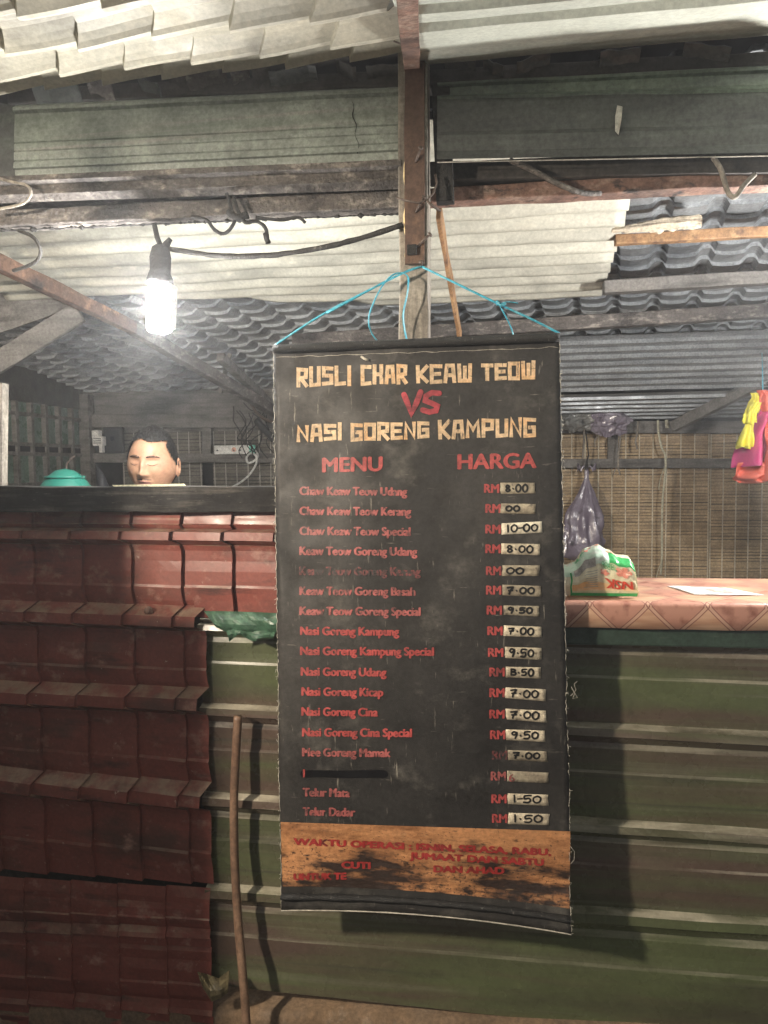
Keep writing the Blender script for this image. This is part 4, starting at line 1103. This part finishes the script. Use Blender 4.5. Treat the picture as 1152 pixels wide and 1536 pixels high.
rad = {'pelvis': .145, 'waist': .135, 'chest': .15, 'neck': .06, 'head': .058, 'sl': .062, 'sr': .062, 'el': .042, 'er': .042, 'wl': .028, 'wr': .028, 'pl': .030, 'pr': .030,
       'hl': .085, 'hr': .085, 'kl': .055, 'kr': .055, 'al': .038, 'ar': .038, 'tl': .032, 'tr': .032}
ed = [('pelvis', 'waist'), ('waist', 'chest'), ('chest', 'neck'), ('neck', 'head'), ('chest', 'sl'), ('chest', 'sr'), ('sl', 'el'), ('el', 'wl'), ('sr', 'er'), ('er', 'wr'), ('wl', 'pl'), ('wr', 'pr'),
      ('pelvis', 'hl'), ('pelvis', 'hr'), ('hl', 'kl'), ('kl', 'al'), ('al', 'tl'), ('hr', 'kr'), ('kr', 'ar'), ('ar', 'tr')]
for s_, pn in ((-1, 'pl'), (1, 'pr')):
    p = Vector(jn[pn])
    for k in range(5):
        dx = (-.030, -.014, .0, .014, .032)[k]*s_*-1 if k < 4 else .036*s_*-1
        L = (.055, .066, .072, .066, .045)[k]
        a, b = f'{pn}{k}a', f'{pn}{k}b'
        yy = -.03 if k < 4 else .0
        jn[a] = (p.x+dx, p.y+yy-.01, p.z+.004); jn[b] = (p.x+dx*1.1, p.y+yy-L, p.z-.022)
        rad[a] = .010; rad[b] = .008; ed += [(pn, a), (a, b)]
names = list(jn); ix = {n: i for i, n in enumerate(names)}
sk.from_pydata([base+Vector((jn[n][0], jn[n][1], jn[n][2])) for n in names], [(ix[a], ix[b]) for a, b in ed], [])
so = bpy.data.objects.new('skeleton', sk); COL.objects.link(so)
md = so.modifiers.new('skin', 'SKIN'); md.use_smooth_shade = True
for n in names:
    sv = sk.skin_vertices[0].data[ix[n]]; sv.radius = (rad[n], rad[n]*(.72 if n in ('pelvis', 'waist', 'chest') else 1)); sv.use_root = n == 'pelvis'
so.modifiers.new('sub', 'SUBSURF').levels = 2; so.modifiers['sub'].render_levels = 2
bpy.context.view_layer.update()
bm_ = bpy.data.meshes.new_from_object(so.evaluated_get(bpy.context.evaluated_depsgraph_get()))
mb.add([v.co for v in bm_.vertices], [tuple(p.vertices) for p in bm_.polygons], True)
bpy.data.objects.remove(so); bpy.data.meshes.remove(bm_)
body = obj('body', mb, m_skin, man)
# hair cap
mb = MB(); HN, HM = 120, 70; keep = {}; vs = []; idx = {}
def hair_mask(p):
    x, y, z = p
    front = -y/.096
    if front > .15:     # squared forehead line and temples
        line = .066+.012*math.cos(x/.05)-.004*math.sin(x*90) if abs(x) < .055 else .066-(abs(x)-.055)*2.2
        return z > line+.004*nz(x*160, 3, 1)+.003*nz(x*420, 1, 1)
    if front > -.25: return z > -.004-.02*(abs(front))+.03*max(0, front)
    return z > -.065
for j in range(HM+1):
    for i in range(HN):
        p = head_pt((i/HN-.5)*2*math.pi, lerp(-.6, math.pi/2*.995, j/HM))
        if hair_mask(p):
            n_ = Vector((p.x/.077**2, p.y/.096**2, p.z/.119**2)).normalized()
            q = p+n_*(.0035+.007*max(0, p.z/.119)+.0022*nz(p.x*120, p.y*120, p.z*30)+.0015*nz(p.x*300, p.y*300, p.z*80))
            idx[(i, j)] = len(vs); vs.append(to_world(q))
fs = [(idx[(i, j)], idx[((i+1) % HN, j)], idx[((i+1) % HN, j+1)], idx[(i, j+1)]) for j in range(HM) for i in range(HN) if all(k in idx for k in ((i, j), ((i+1) % HN, j), ((i+1) % HN, j+1), (i, j+1)))]
mb.add(vs, fs, True)
keys = list(idx)
for _ in range(2600):
    p = vs[idx[random.choice(keys)]]; n_ = (p-HC).normalized()
    d = (n_*random.uniform(.3, .9)+HROT @ Vector((random.uniform(-.5, .5), random.uniform(-.9, .1), random.uniform(-.5, .2)))).normalized()
    s_ = d.orthogonal().normalized()*.0007; L = random.uniform(.004, .011)
    q0 = p-n_*.003
    mb.add([q0+s_, q0-s_, q0+d.cross(s_), q0+d*L], [(0, 1, 3), (1, 2, 3), (2, 0, 3)])
obj('hair', mb, m_hair, man)
def face_at(x, z, off):
    best = None
    th, ph = math.asin(max(-1, min(1, x/.08))), math.asin(max(-1, min(1, z/.119)))
    for _ in range(25):
        p = head_pt(th, ph); th += (x-p.x)/.08*.7; ph += (z-p.z)/.12*.7
    p = head_pt(th, ph); return to_world(p+Vector((0, -off, 0)))
for s in (-1, 1):
    mb = MB(); mb.tube([face_at(s*x, z, .001) for x, z in ((.012, .0265), (.021, .029), (.033, .0305), (.044, .0285), (.052, .0245))], [.0022, .0040, .0040, .0030, .0012], 8, .35, .8); obj('eyebrow', mb, m_brow, man)
    mb = MB(); mb.tube([face_at(s*x, z, .0006) for x, z in ((.016, .004), (.023, .0005), (.031, -.001), (.039, .0006), (.047, .0045))], [.0006, .0010, .0012, .0010, .0006], 5, .3); obj('eyelashes', mb, m_brow, man)
mb = MB(); mb.tube([face_at(x, -.0632, .0004) for x in (-.024, -.015, -.006, 0, .006, .015, .024)], [.0008, .0014, .0016, .0015, .0016, .0014, .0008], 5); obj('mouth_line', mb, m_lip, man)
def lips(u, v):
    x = lerp(-.021, .021, u); z = lerp(-.0745, -.0535, v); k = math.sqrt(max(0, 1-(x/.022)**2))
    return face_at(x, -.0632+(z+.0632)*k, .0007)
mb = MB(); mb.grid(lips, 16, 8); obj('lips', mb, m_lip, man)
mb = MB()
for s in (-1, 1):
    for k in range(16):
        x = s*(.004+.0016*k*.8); mb.tube([face_at(x, -.046-.0002*k, .0004), face_at(x+s*.001, -.0515, .0010)], .0005, 3)
obj('moustache', mb, m_hair, man)
# shirt and trousers
mb = MB(); rings = []
for z, rx, ry in ((-.74, .175, .125), (-.55, .165, .118), (-.40, .185, .125), (-.28, .205, .110), (-.225, .16, .095), (-.195, .085, .08)):
    rings.append([base+Vector((rx*math.cos(a*math.pi/14), ry*math.sin(a*math.pi/14)-.005, zH+z)) for a in range(28)])
mb.loft(rings, caps=False)
for s in (-1, 1):
    a_, b_ = base+Vector((s*.16, 0, zH-.26)), base+Vector((s*.235, 0, zH-.43)); mb.tube([a_, a_.lerp(b_, .5), b_], [.085, .072, .066], 14)
obj('shirt', mb, m_shirt, man)
mb = MB()
for s in (-1, 1): mb.tube([base+Vector((s*.09, 0, zH-.70)), base+Vector((s*.10, -.02, lerp(zp, zH-.74, .52))), base+Vector((s*.10, .015, zp+.06))], [.115, .085, .07], 16)
obj('trousers', mb, m_trouser, man)

# ================================================================== THINGS BEHIND THE RAIL (left)
zw = 1.16
mb = MB(); mb.box((-1.15, .335, zw-.015), 1.7, .40, .03); wt = obj('inner_worktop', mb, m_wood_dark, counter, bevel=.003)
for x in (-1.95, -.35):
    mb = MB(); mb.box((x, .48, (zp+zw-.03)/2), .05, .05, zw-.03-zp); obj('worktop_leg', mb, m_wood_dark, counter)
c = W(97, 703, .34)
basin = thing('teal_basin', 'upturned teal plastic basin showing over the plank rail', 'basin', (c.x, c.y, zw))
hB = c.z-zw
mb = MB(); mb.lathe((c.x, c.y, zw), [(.150, .0), (.145, .02), (.118, hB*.45), (.092, hB*.72), (.074, hB*.84), (.052, hB*.93), (.026, hB*.985), (.001, hB)], 32); obj('bowl', mb, m_teal, basin)
mb = MB(); mb.lathe((c.x, c.y, zw), [(.156, .0), (.166, .004), (.166, .016), (.152, .018)], 32); obj('rim', mb, m_teal, basin)
mb = MB(); mb.tube([Vector((c.x, c.y, zw))+Vector((.0545*math.cos(a*math.pi/20), .0545*math.sin(a*math.pi/20), hB*.925)) for a in range(41)], .0045, 6); obj('foot_ring', mb, m_teal, basin)
# pale card leaning behind the rail
a, b, c_, d_ = W(168, 727.5, .022), W(275, 725.5, .022), W(330, 772, .02), W(225, 774, .02)
n_ = (b-a).cross(d_-a).normalized()*.003
mb = MB(); mb.add([a, b, c_, d_, a+n_, b+n_, c_+n_, d_+n_], [(0, 1, 2, 3), (7, 6, 5, 4), (0, 4, 5, 1), (1, 5, 6, 2), (2, 6, 7, 3), (3, 7, 4, 0)])
card = obj('card_board', mb, m_yellowboard, loc=(a+c_)/2); tag(card, 'pale yellow card tucked behind the plank rail below the man', 'card')
# white appliance and dark box on the rear wall at the left
fx = W(146, 660, YBACK-.12)
fan = thing('wall_switchbox', 'small white vented box fixed beside a dark panel on the back wall', 'switch box', fx)
a, b = W(138, 645, YBACK-.12), W(158, 676, YBACK-.12)
mb = MB(); mb.box(((a.x+b.x)/2, YBACK-.14, a.z-.03), (b.x-a.x)*.55, .05, .05); mb.box(((a.x+b.x)/2+.015, YBACK-.14, a.z-.075), (b.x-a.x)*.8, .05, .06); obj('case', mb, m_white, fan, bevel=.004)
mb = MB(); mb.box(((a.x+b.x)/2+.03, YBACK-.137, a.z-.125), .02, .04, .05); obj('bracket', mb, m_white, fan, bevel=.003)
for k in range(3):
    mb = MB(); mb.box(((a.x+b.x)/2+.015, YBACK-.168, a.z-.06-.014*k), .05, .006, .005); obj('vent_slot', mb, m_dark, fan)
a, b = W(156, 641, YBACK-.09), W(186, 680, YBACK-.09)
pn = thing('speaker_box', 'dark square panel on the back wall beside the white box', 'panel', ((a.x+b.x)/2, YBACK-.09, b.z))
mb = MB(); mb.box(((a.x+b.x)/2, YBACK-.09, (a.z+b.z)/2), b.x-a.x, .03, a.z-b.z); obj('board', mb, m_dark, pn, bevel=.004)
mb = MB(); mb.box(((a.x+b.x)/2, YBACK-.107, (a.z+b.z)/2), (b.x-a.x)*.8, .006, (a.z-b.z)*.8); obj('face_plate', mb, M('dark_blue_grey_plate', (.035, .04, .05), .35), pn, bevel=.002)
mb = MB()
a = W(168, 735, 1.5)
def sack(u, v):
    ang = 2*math.pi*u; zz = v
    r = .075*math.sin(math.pi*min(1, .18+.82*zz))**.5*(1.02-.55*zz) if zz < .98 else .001
    p = Vector((a.x+.06*(1-zz)-.03+r*math.cos(ang)*1.0-.035*zz, a.y+r*.8*math.sin(ang), a.z-.35+.46*zz))
    return p+Vector((.012*nz(p.x*14, p.y*14, p.z*14), 0, .012*nz(p.x*12, p.y*9, p.z*12+4)))
mb.grid(sack, 24, 18); sk_o = obj('dark_sack', mb, m_dark, loc=(a.x, a.y, a.z-.35)); tag(sk_o, 'dark sack leaning in the corner left of the man', 'sack')
mb = MB(); mb.box((a.x, a.y, (zp+a.z-.35)/2), .3, .3, a.z-.35-zp); wc = obj('crate', mb, m_wood_dark, bevel=.006, loc=(a.x, a.y, zp)); tag(wc, 'dark wooden crate under the sack', 'crate')
# power strip with its cord
a, b = W(322, 675, YBACK-.10), W(383, 674, YBACK-.10)
ps = thing('power_strip', 'white power strip with a mint end and curled white cord on the back wall', 'power strip', (a+b)/2)
mb = MB(); mb.beam(a, a.lerp(b, .86), .03, .058); obj('strip_body', mb, m_white, ps, bevel=.006)
mb = MB(); mb.beam(a.lerp(b, .862), b, .031, .057); obj('end_cap', mb, m_mint, ps, bevel=.006)
for k, t in enumerate((.10, .50, .66)):
    mb = MB(); c = a.lerp(b, t)+Vector((0, -.017, 0)); mb.lathe(c, [(.001, 0), (.014, 0), (.015, .004), (.010, .006), (.001, .006)], 12, Vector((0, -1, 0))); obj('socket', mb, m_white if k != 1 else M('coral_socket', (.7, .4, .3), .5), ps)
    mb = MB(); mb.box(c+Vector((0, -.0075, -.004)), .012, .003, .008); obj('pin_holes', mb, m_dark, ps)
P = [W(x, y, YBACK-.12) for x, y in ((383, 676), (387, 684), (380, 692), (372, 694), (370, 686), (376, 680), (384, 684), (384, 696), (374, 712), (360, 724), (345, 732))]
mb = MB(); Q = []
for i in range(len(P)-1):
    p0, p1, p2, p3 = P[max(i-1, 0)], P[i], P[i+1], P[min(i+2, len(P)-1)]
    for k in range(5):
        t = k/5; Q.append(.5*((2*p1)+(p2-p0)*t+(2*p0-5*p1+4*p2-p3)*t*t+(3*p1-p0-3*p2+p3)*t**3))
mb.tube(Q, .007, 7); obj('cord', mb, m_white, ps)
tg = thing('cable_tangle', 'tangle of thin dark cables drooping beside the power strip', 'cables', W(385, 625, YBACK-.2))
for k in range(11):
    x0 = 350+random.uniform(0, 50); P = [(x0, 615+random.uniform(-12, 8), YBACK-.2)]
    for j in range(4): P.append((P[-1][0]+random.uniform(-14, 18), P[-1][1]+random.uniform(4, 26), YBACK-.2+random.uniform(-.05, .05)))
    wpart(P, .0032, tg, m_soot, .1)
wpart([(372, 596, YBACK-.3), (384, 618, YBACK-.3), (404, 632, YBACK-.3), (420, 628, YBACK-.3)], .009, tg, m_wire)
wpart([(384, 630, YBACK-.3), (400, 648, YBACK-.3), (418, 668, YBACK-.3)], .02, tg, m_soot)
wire('antenna_wire', [(103, 712, .6), (100, 697, .6), (112, 684, .6)], .003, m_wire, 'thin bent pinkish wire standing above the teal basin', 'wire')

# ================================================================== THINGS ON AND BEHIND THE SHELF (right)
ys = -.015
zt0 = zs+.003
pl_, pr_ = W(812, 903, ys), W(957, 903, ys)
bag = thing('bread_bag', 'plastic bread bag with NSK printed upside down, lying on the shelf beside the banner', 'bread bag', ((pl_.x+pr_.x)/2, .03, zt0))
bw = pr_.x-pl_.x
hs = [(0, .066), (.12, .072), (.26, .070), (.36, .076), (.48, .108), (.60, .118), (.72, .106), (.82, .094), (.92, .092), (.97, .078), (1, .035)]
def bh(u):
    for (a, ha), (b, hb) in zip(hs, hs[1:]):
        if u <= b: 
            t = (u-a)/(b-a); t = t*t*(3-2*t); return lerp(ha, hb, t)
    return hs[-1][1]
def bagpt(u, a, infl=0.0):
    """a: angle-like 0..1 round the section: 0 front bottom, .35 front top, .5 top, .65 back top, 1 back bottom"""
    h = bh(u); dep = .105*(1-.35*max(0, u-.9)/.1)
    sec = [(0, -.0, .004), (.03, -.004, .012), (.20, -.008, .45*h), (.36, .002, .80*h), (.44, .022, .95*h), (.52, .045, h), (.62, .075, .9*h), (.72, .098, .6*h), (.85, .105, .2*h), (.95, .10, .004), (1.0, .09, .001)]
    for (a0, y0, z0), (a1, y1, z1) in zip(sec, sec[1:]):
        if a <= a1+1e-9:
            t = (a-a0)/(a1-a0); y = lerp(y0, y1, t); z = lerp(z0, z1, t); break
    x = pl_.x+bw*u
    cr = (.0035*nz(x*55, a*9, 1)+.0025*nz(x*120, a*22, 5))*(.3 if a < .24 else 1)
    return Vector((x+.004*nz(x*30, a*6, 8), ys+y*dep/.105-cr-infl, zt0+z+abs(cr)*.6*(a > .3)))
m_bag = M('bag_film', (.86, .80, .60), .22, layers=[((.72, .66, .42), (10, 10, 14), .45, .65)], bump=((60, 60, 60), .5, .004), grit=.05)
m_bag_green = M('bag_mint_film', (.60, .80, .66), .22, layers=[((.80, .84, .76), (24, 24, 24), .5, .62), ((.08, .48, .22), (18, 18, 18), .62, .72)], bump=((60, 60, 60), .6, .004), grit=.05)
m_bag_dgreen = M('bag_green_print', (.05, .40, .12), .3, grit=.05)
m_bag_orange = M('bag_orange_print', (.82, .50, .22), .3, layers=[((.82, .70, .45), (9, 9, 30), .42, .62)], grit=.05)
m_bag_red = M('bag_red_print', (.72, .10, .06), .3, grit=.05)
m_bag_coral = M('bag_coral_print', (.80, .30, .22), .3, layers=[((.85, .55, .42), (60, 60, 60), .5, .65)], grit=.05)
m_bag_grey = M('bag_grey_print', (.45, .43, .38), .4)
mb = MB(); mb.grid(lambda u, v: bagpt(u, v), 90, 44); obj('bag_film', mb, m_bag, bag)
def patch(name, u0, u1, a0, a1, mat, infl, nu=16, nv=8, edge=None):
    mb = MB()
    def f(u, v):
        uu = lerp(u0, u1, u); aa = lerp(a0, a1 if edge is None else edge(u), v)
        return bagpt(uu, aa, infl)
    mb.grid(f, nu, nv); return obj(name, mb, mat, bag)
patch('mint_top', 0.02, .70, .30, .62, m_bag_green, .0012, 30, 14)
patch('green_band', .70, .985, .335, .44, m_bag_dgreen, .0010, 16, 6)
patch('orange_band', .32, .985, .055, .17, m_bag_orange, .0010, 24, 6, lambda u: lerp(.17, .09, u))
patch('bottom_seam', .30, .99, .0, .028, m_bag_dgreen, .0016, 24, 2)
patch('side_seam', .300, .316, .0, .34, m_bag_dgreen, .0018, 2, 12)
patch('grey_window', .34, .56, .285, .36, M('bag_clear_window', (.50, .47, .44), .15, layers=[((.75, .62, .58), (40, 40, 40), .5, .65)]), .0022, 12, 6)
for k in range(8):
    patch('small_print', .44+.02*(k % 3), .58, .09+.022*k, .096+.022*k, m_bag_grey, .0022, 12, 1)
def bag_flower(cu, ca, r, name):
    mb = MB(); vs = [bagpt(cu, ca, .0032)]
    for k in range(40):
        t = 2*math.pi*k/40; rr = r*(.62+.38*abs(math.cos(2.5*t)))
        vs.append(bagpt(cu+rr*math.cos(t)/bw, ca+rr*math.sin(t)*2.9, .0028))
    mb.add(vs, [(0, k+1, (k+1) % 40+1) for k in range(40)]); return obj(name, mb, m_bag_coral, bag)
bag_flower(.845, .275, .020, 'printed_flower'); bag_flower(.655, .235, .010, 'printed_flower')
mb = MB()
for k in range(9):
    cu, ca = .64+.03*(k % 5), .29+.022*(k//5)
    P = [bagpt(cu+.011*math.cos(t*math.pi/5), ca+.016*math.sin(t*math.pi/5), .002) for t in range(11)]
    mb.tube(P, .0006, 4)
obj('printed_lace', mb, m_bag_dgreen, bag)
# NSK printed upside down, so rotated half a turn
vs, fs = text_shape('NSK', 0.0)
xa = min(v[0] for v in vs); xb = max(v[0] for v in vs)
mb = MB()
for k in (-1, 0, 1): mb.add([bagpt(lerp(.93, .655, (x-xa)/(xb-xa))+k*.006, lerp(.185, .080, y/.69), .0042+k*.0001) for x, y in vs], fs); obj('brand_lettering', mb, m_bag_red, bag)
for k, (u_, a_) in enumerate(((.50, .47), (.57, .49), (.68, .44), (.73, .45), (.47, .44))):
    patch('red_print', u_, u_+.035, a_, a_+.025, m_bag_coral, .0028, 4, 2)

# printed sheet lying on the shelf
q = [W(1003, 877, 0), W(1085, 879, 0), W(1146, 893, 0), W(1042, 892, 0)]
zz = zs+.0042
def onz(px, py): return WP(px, py, Vector((0, 0, zz)), Vector((0, 0, 1)))
q = [onz(1000, 879), onz(1088, 882), onz(1146, 893), onz(1042, 892)]
mb = MB(); mb.grid(lambda u, v: q[0].lerp(q[1], u).lerp(q[3].lerp(q[2], u), v)+Vector((0, 0, .0012*abs(math.sin(u*7+v*3)))), 12, 6)
pap = thing('paper_sheet', 'white printed paper lying at the back of the serving shelf', 'paper', q[0].lerp(q[2], .5))
obj('sheet', mb, m_white, pap, solid=.0004)
q2 = [q[0].lerp(q[1], a).lerp(q[3].lerp(q[2], a), b) for a, b in ((.42, .38), (.75, .38), (.75, .75), (.42, .75))]
mb = MB(); mb.add([p+Vector((0, 0, .0024)) for p in q2], [(3, 2, 1, 0)]); obj('printed_block', mb, M('faded_red_print', (.62, .32, .28), .7), pap)

# bags on and under the rear rail
m_film_p = M('purple_grey_film', (.20, .17, .22), .22, layers=[((.34, .31, .37), (9, 9, 9), .5, .62), ((.07, .06, .075), (12, 12, 9), .56, .66)], bump=((14, 14, 5), .6, .02), spec=.7, grit=.05)
m_film_c = M('clear_grimy_film', (.22, .22, .21), .18, layers=[((.52, .51, .48), (14, 14, 9), .55, .64), ((.07, .07, .07), (12, 12, 12), .55, .66)], bump=((16, 16, 8), .6, .02), spec=.8, grit=.05)
YB_ = YBACK-.16
def crumpled(px0, py0, px1, py1, Y, name, label, mat, seed, dep=.08):
    a, b = W(px0, py0, Y), W(px1, py1, Y); c = (a+b)/2; rx, rz = (b.x-a.x)/2, (a.z-b.z)/2
    mb = MB()
    def f(u, v):
        th, ph = 2*math.pi*u, (v-.5)*math.pi
        p = Vector((math.cos(ph)*math.cos(th), math.cos(ph)*math.sin(th), math.sin(ph)))
        k = 1+.45*abs(nz(p.x*1.9+seed, p.y*1.9, p.z*1.9))-.30*abs(nz(p.x*3.6, p.y*3.6+seed, p.z*3.6))+random.uniform(-.035, .035)
        return c+Vector((p.x*rx*k, p.y*dep*k, p.z*rz*k))
    mb.grid(f, 34, 20, smooth=False); o = obj(name, mb, mat, loc=c); return tag(o, label, 'plastic bag')
crumpled(838, 616, 893, 646, YB_, 'plastic_bag', 'crumpled clear plastic bag tucked on the top rail beside the banner', m_film_c, 3)
crumpled(884, 613, 942, 652, YB_-.02, 'plastic_bag', 'crumpled purple plastic bag tucked on the top rail', m_film_p, 8)
cT, cB = W(880, 700, YB_), W(870, 842, YB_)
mb = MB(); Hh = cT.z-cB.z
def pbag(u, v):
    th = 2*math.pi*u
    pr = [(0, .005), (.05, .012), (.12, .012), (.18, .022), (.45, .085), (.8, .125), (.93, .11), (1, .01)]
    for (v0, r0), (v1, r1) in zip(pr, pr[1:]):
        if v <= v1+1e-9: r = lerp(r0, r1, (v-v0)/(v1-v0)); break
    fold = 1+.20*(1-abs(math.sin(th*4.5+1.5*math.sin(v*4)))*1.6)*min(1, .35+v)+.26*nz(math.cos(th)*2.6, math.sin(th)*2.6, v*5)+.10*abs(nz(math.cos(th)*7, math.sin(th)*7, v*11))
    return Vector((cT.x-.05*v*v+r*fold*math.cos(th), cT.y+.7*r*fold*math.sin(th), cT.z-Hh*v))
mb.grid(pbag, 64, 40); hb = thing('plastic_bag', 'full purple plastic bag knotted and hanging from the back wall rail', 'plastic bag', cT)
obj('sack', mb, m_film_p, hb)
mb = MB(); mb.tube([cT+Vector((-.004, -.004, -.02)), cT+Vector((.0, -.006, .03)), cT+Vector((.01, -.006, .07)), W(878, 640, YB_-.01)], [.008, .006, .004, .003], 6, .3); obj('tie', mb, m_soot, hb)
for s in (-1, 1):
    mb = MB(); mb.grid(lambda u, v: cT+Vector((s*(.01+.045*u), -.004-.01*math.sin(u*4), -.005+.02*u-.05*v*u+.01*math.sin(u*9))), 8, 4); obj('handle_ear', mb, m_film_p, hb, solid=.002)
rf = thing('raffia_strands', 'pale raffia strands hanging down in front of the lit bamboo blind', 'string', W(990, 640, YB_))
def rstr(pts, r, mat):
    P = [W(x, y, YB_+d) for x, y, d in pts]; Q = []
    for i in range(len(P)-1):
        p0, p1, p2, p3 = P[max(i-1, 0)], P[i], P[i+1], P[min(i+2, len(P)-1)]
        for k in range(6):
            t = k/6; Q.append(.5*((2*p1)+(p2-p0)*t+(2*p0-5*p1+4*p2-p3)*t*t+(3*p1-p0-3*p2+p3)*t**3))
    Q.append(P[-1]); mb = MB(); mb.tube(Q, r, 6, .3, .5); return obj('strand', mb, mat, rf)
m_raf = M('pale_raffia', (.50, .48, .36), .7, layers=[((.30, .27, .2), (30, 30, 12), .5, .7)])
rstr([(987, 630, 0), (988, 650, -.01), (993, 672, -.01), (998, 684, -.02), (998, 710, -.02), (994, 750, -.01), (993, 790, -.01), (993, 830, 0), (991, 862, 0)], .0065, m_raf)
rstr([(1000, 630, 0), (1001, 642, -.01)], .011, m_raf)
rstr([(997, 700, -.01), (990, 720, -.02), (988, 735, -.02)], .004, m_raf)
rstr([(994, 838, -.01), (987, 856, -.01), (984, 868, -.01)], .004, m_raf)
rt = thing('raffia_strands', 'short dark twisted string ends dangling from the rails near the purple bag', 'string', W(925, 650, YB_))
for pts in ([(957, 632), (956, 650), (953, 662), (956, 674)], [(931, 652), (928, 680), (927, 700), (930, 712)], [(927, 698), (922, 706), (920, 712)], [(897, 652), (892, 662), (893, 670)], [(876, 640), (876, 660), (874, 688)]):
    P = [W(x, y, YB_-.02) for x, y in pts]; mb = MB(); mb.tube(P, .0055, 6, .4, .6); obj('strand', mb, m_wood_grey, rt)

# clothes hanging at the right
YC = 1.55
top = W(1133, 590, YC)
def cloth_panel(rows, Y, nu, fold, seed, mat, name, parent, solid=.003):
    """rows: (py, x0, x1) outline of a hanging cloth; folds run down it"""
    mb = MB()
    def f(u, v):
        k = min(int(v*(len(rows)-1)), len(rows)-2); t = v*(len(rows)-1)-k
        y_, a, b = (lerp(rows[k][i], rows[k+1][i], t) for i in range(3))
        p = W(lerp(a, b, u), y_+2.0*math.sin(u*9+seed)*(v > .9), Y)
        p.y -= fold*(math.sin(u*math.pi)*1.4 + 1.1*math.sin(u*15+seed+2.5*v+1.5*math.sin(v*3))*(.3+v)+.7*abs(math.sin(u*8+seed*2-v*1.5))+1.2*nz(u*5+seed, v*3, 2))
        return p
    mb.grid(f, nu, 40); return obj(name, mb, mat, parent, solid=solid)
m_yel = M('yellow_cloth', (.74, .67, .06), .6, layers=[((.62, .52, .05), (6, 6, 4), .52, .72)], bump=(60, .3, .004), grit=.05)
m_pink = M('pink_cloth', (.58, .065, .20), .65, layers=[((.55, .04, .20), (7, 7, 5), .5, .7)], bump=(50, .4, .005), grit=.05)
m_coral = M('coral_cloth', (.68, .15, .10), .65, bump=(50, .4, .005), grit=.05)
ye = thing('hanging_cloth', 'tiered bright yellow cloth bunched at the top, hanging beside the pink one', 'cloth', W(1128, 592, YC))
cloth_panel([(590, 1124, 1136), (598, 1126, 1137), (606, 1122, 1140), (620, 1116, 1137)], YC-.05, 14, .012, 1, m_yel, 'gathered_top', ye)
cloth_panel([(604, 1128, 1142), (616, 1122, 1134), (636, 1118, 1133)], YC-.085, 12, .010, 3, m_yel, 'flounce', ye)
cloth_panel([(608, 1127, 1131), (622, 1115, 1128), (634, 1111, 1130)], YC-.07, 12, .010, 5, m_yel, 'flounce', ye)
cloth_panel([(626, 1120, 1130), (650, 1112, 1129), (668, 1105, 1128), (672, 1106, 1127)], YC-.06, 16, .014, 2, m_yel, 'lower_tier', ye)
pk = thing('hanging_cloth', 'pink cloth with a coral hem hanging at the right edge', 'cloth', W(1142, 590, YC))
cloth_panel([(586, 1134, 1150), (594, 1136, 1154), (604, 1135, 1152), (616, 1134, 1160)], YC-.03, 18, .016, 4, m_coral, 'gathered_top', pk)
cloth_panel([(612, 1136, 1170), (630, 1130, 1180), (660, 1112, 1190), (700, 1101, 1194)], YC, 60, .040, 2, m_pink, 'skirt', pk)
cloth_panel([(694, 1103, 1194), (708, 1101, 1195), (718, 1100, 1195), (723, 1112, 1194)], YC+.012, 60, .036, 7, m_coral, 'hem', pk)
cloth_panel([(628, 1146, 1190), (670, 1148, 1192), (722, 1140, 1195)], YC-.06, 40, .03, 9, m_coral, 'overlay', pk)
mb = MB(); mb.tube([W(1144, 592, YC-.03), W(1144, 572, YC), W(1143, 530, YC+.1)], .0025, 5); obj('hanging_string', mb, m_blue, pk)

# leaning brown rod in front of the green sheet
P = [(357, 1074, -.046), (354, 1130, -.048), (351, 1200, -.05), (352, 1290, -.054), (357, 1380, -.062), (364, 1460, -.082), (371, 1560, -.10), (376, 1690, -.125)]
PP = [W(*p) for p in P]; Q = []
for i in range(len(PP)-1):
    p0, p1, p2, p3 = PP[max(i-1, 0)], PP[i], PP[i+1], PP[min(i+2, len(PP)-1)]
    for k in range(6):
        t = k/6; Q.append(.5*((2*p1)+(p2-p0)*t+(2*p0-5*p1+4*p2-p3)*t*t+(3*p1-p0-3*p2+p3)*t**3))
Q.append(PP[-1]); mb = MB(); mb.tube(Q, .0105, 12, .05)
tag(obj('leaning_rod', mb, m_rod, loc=Q[-1]), 'brown bent rod leaning on the green sheet left of the banner', 'rod')

# thin haze volume added to imitate lens bloom and veil round the bulb
hz = MB(); hz.box((0, 0, 1.05), 28, 22, 4.3)
hm = bpy.data.materials.new('lens_glow_haze'); hm.use_nodes = True; hn = hm.node_tree
hn.nodes.remove(hn.nodes['Principled BSDF']); pv = hn.nodes.new('ShaderNodeVolumePrincipled')
pv.inputs['Color'].default_value = (.9, .92, .96, 1); pv.inputs['Density'].default_value = HAZE; pv.inputs['Anisotropy'].default_value = .72
hn.links.new(pv.outputs[0], hn.nodes['Material Output'].inputs['Volume'])
ho = obj('haze', hz, hm); ho['kind'] = 'stuff'; ho['label'] = 'thin added haze that imitates lens glow in the stall'
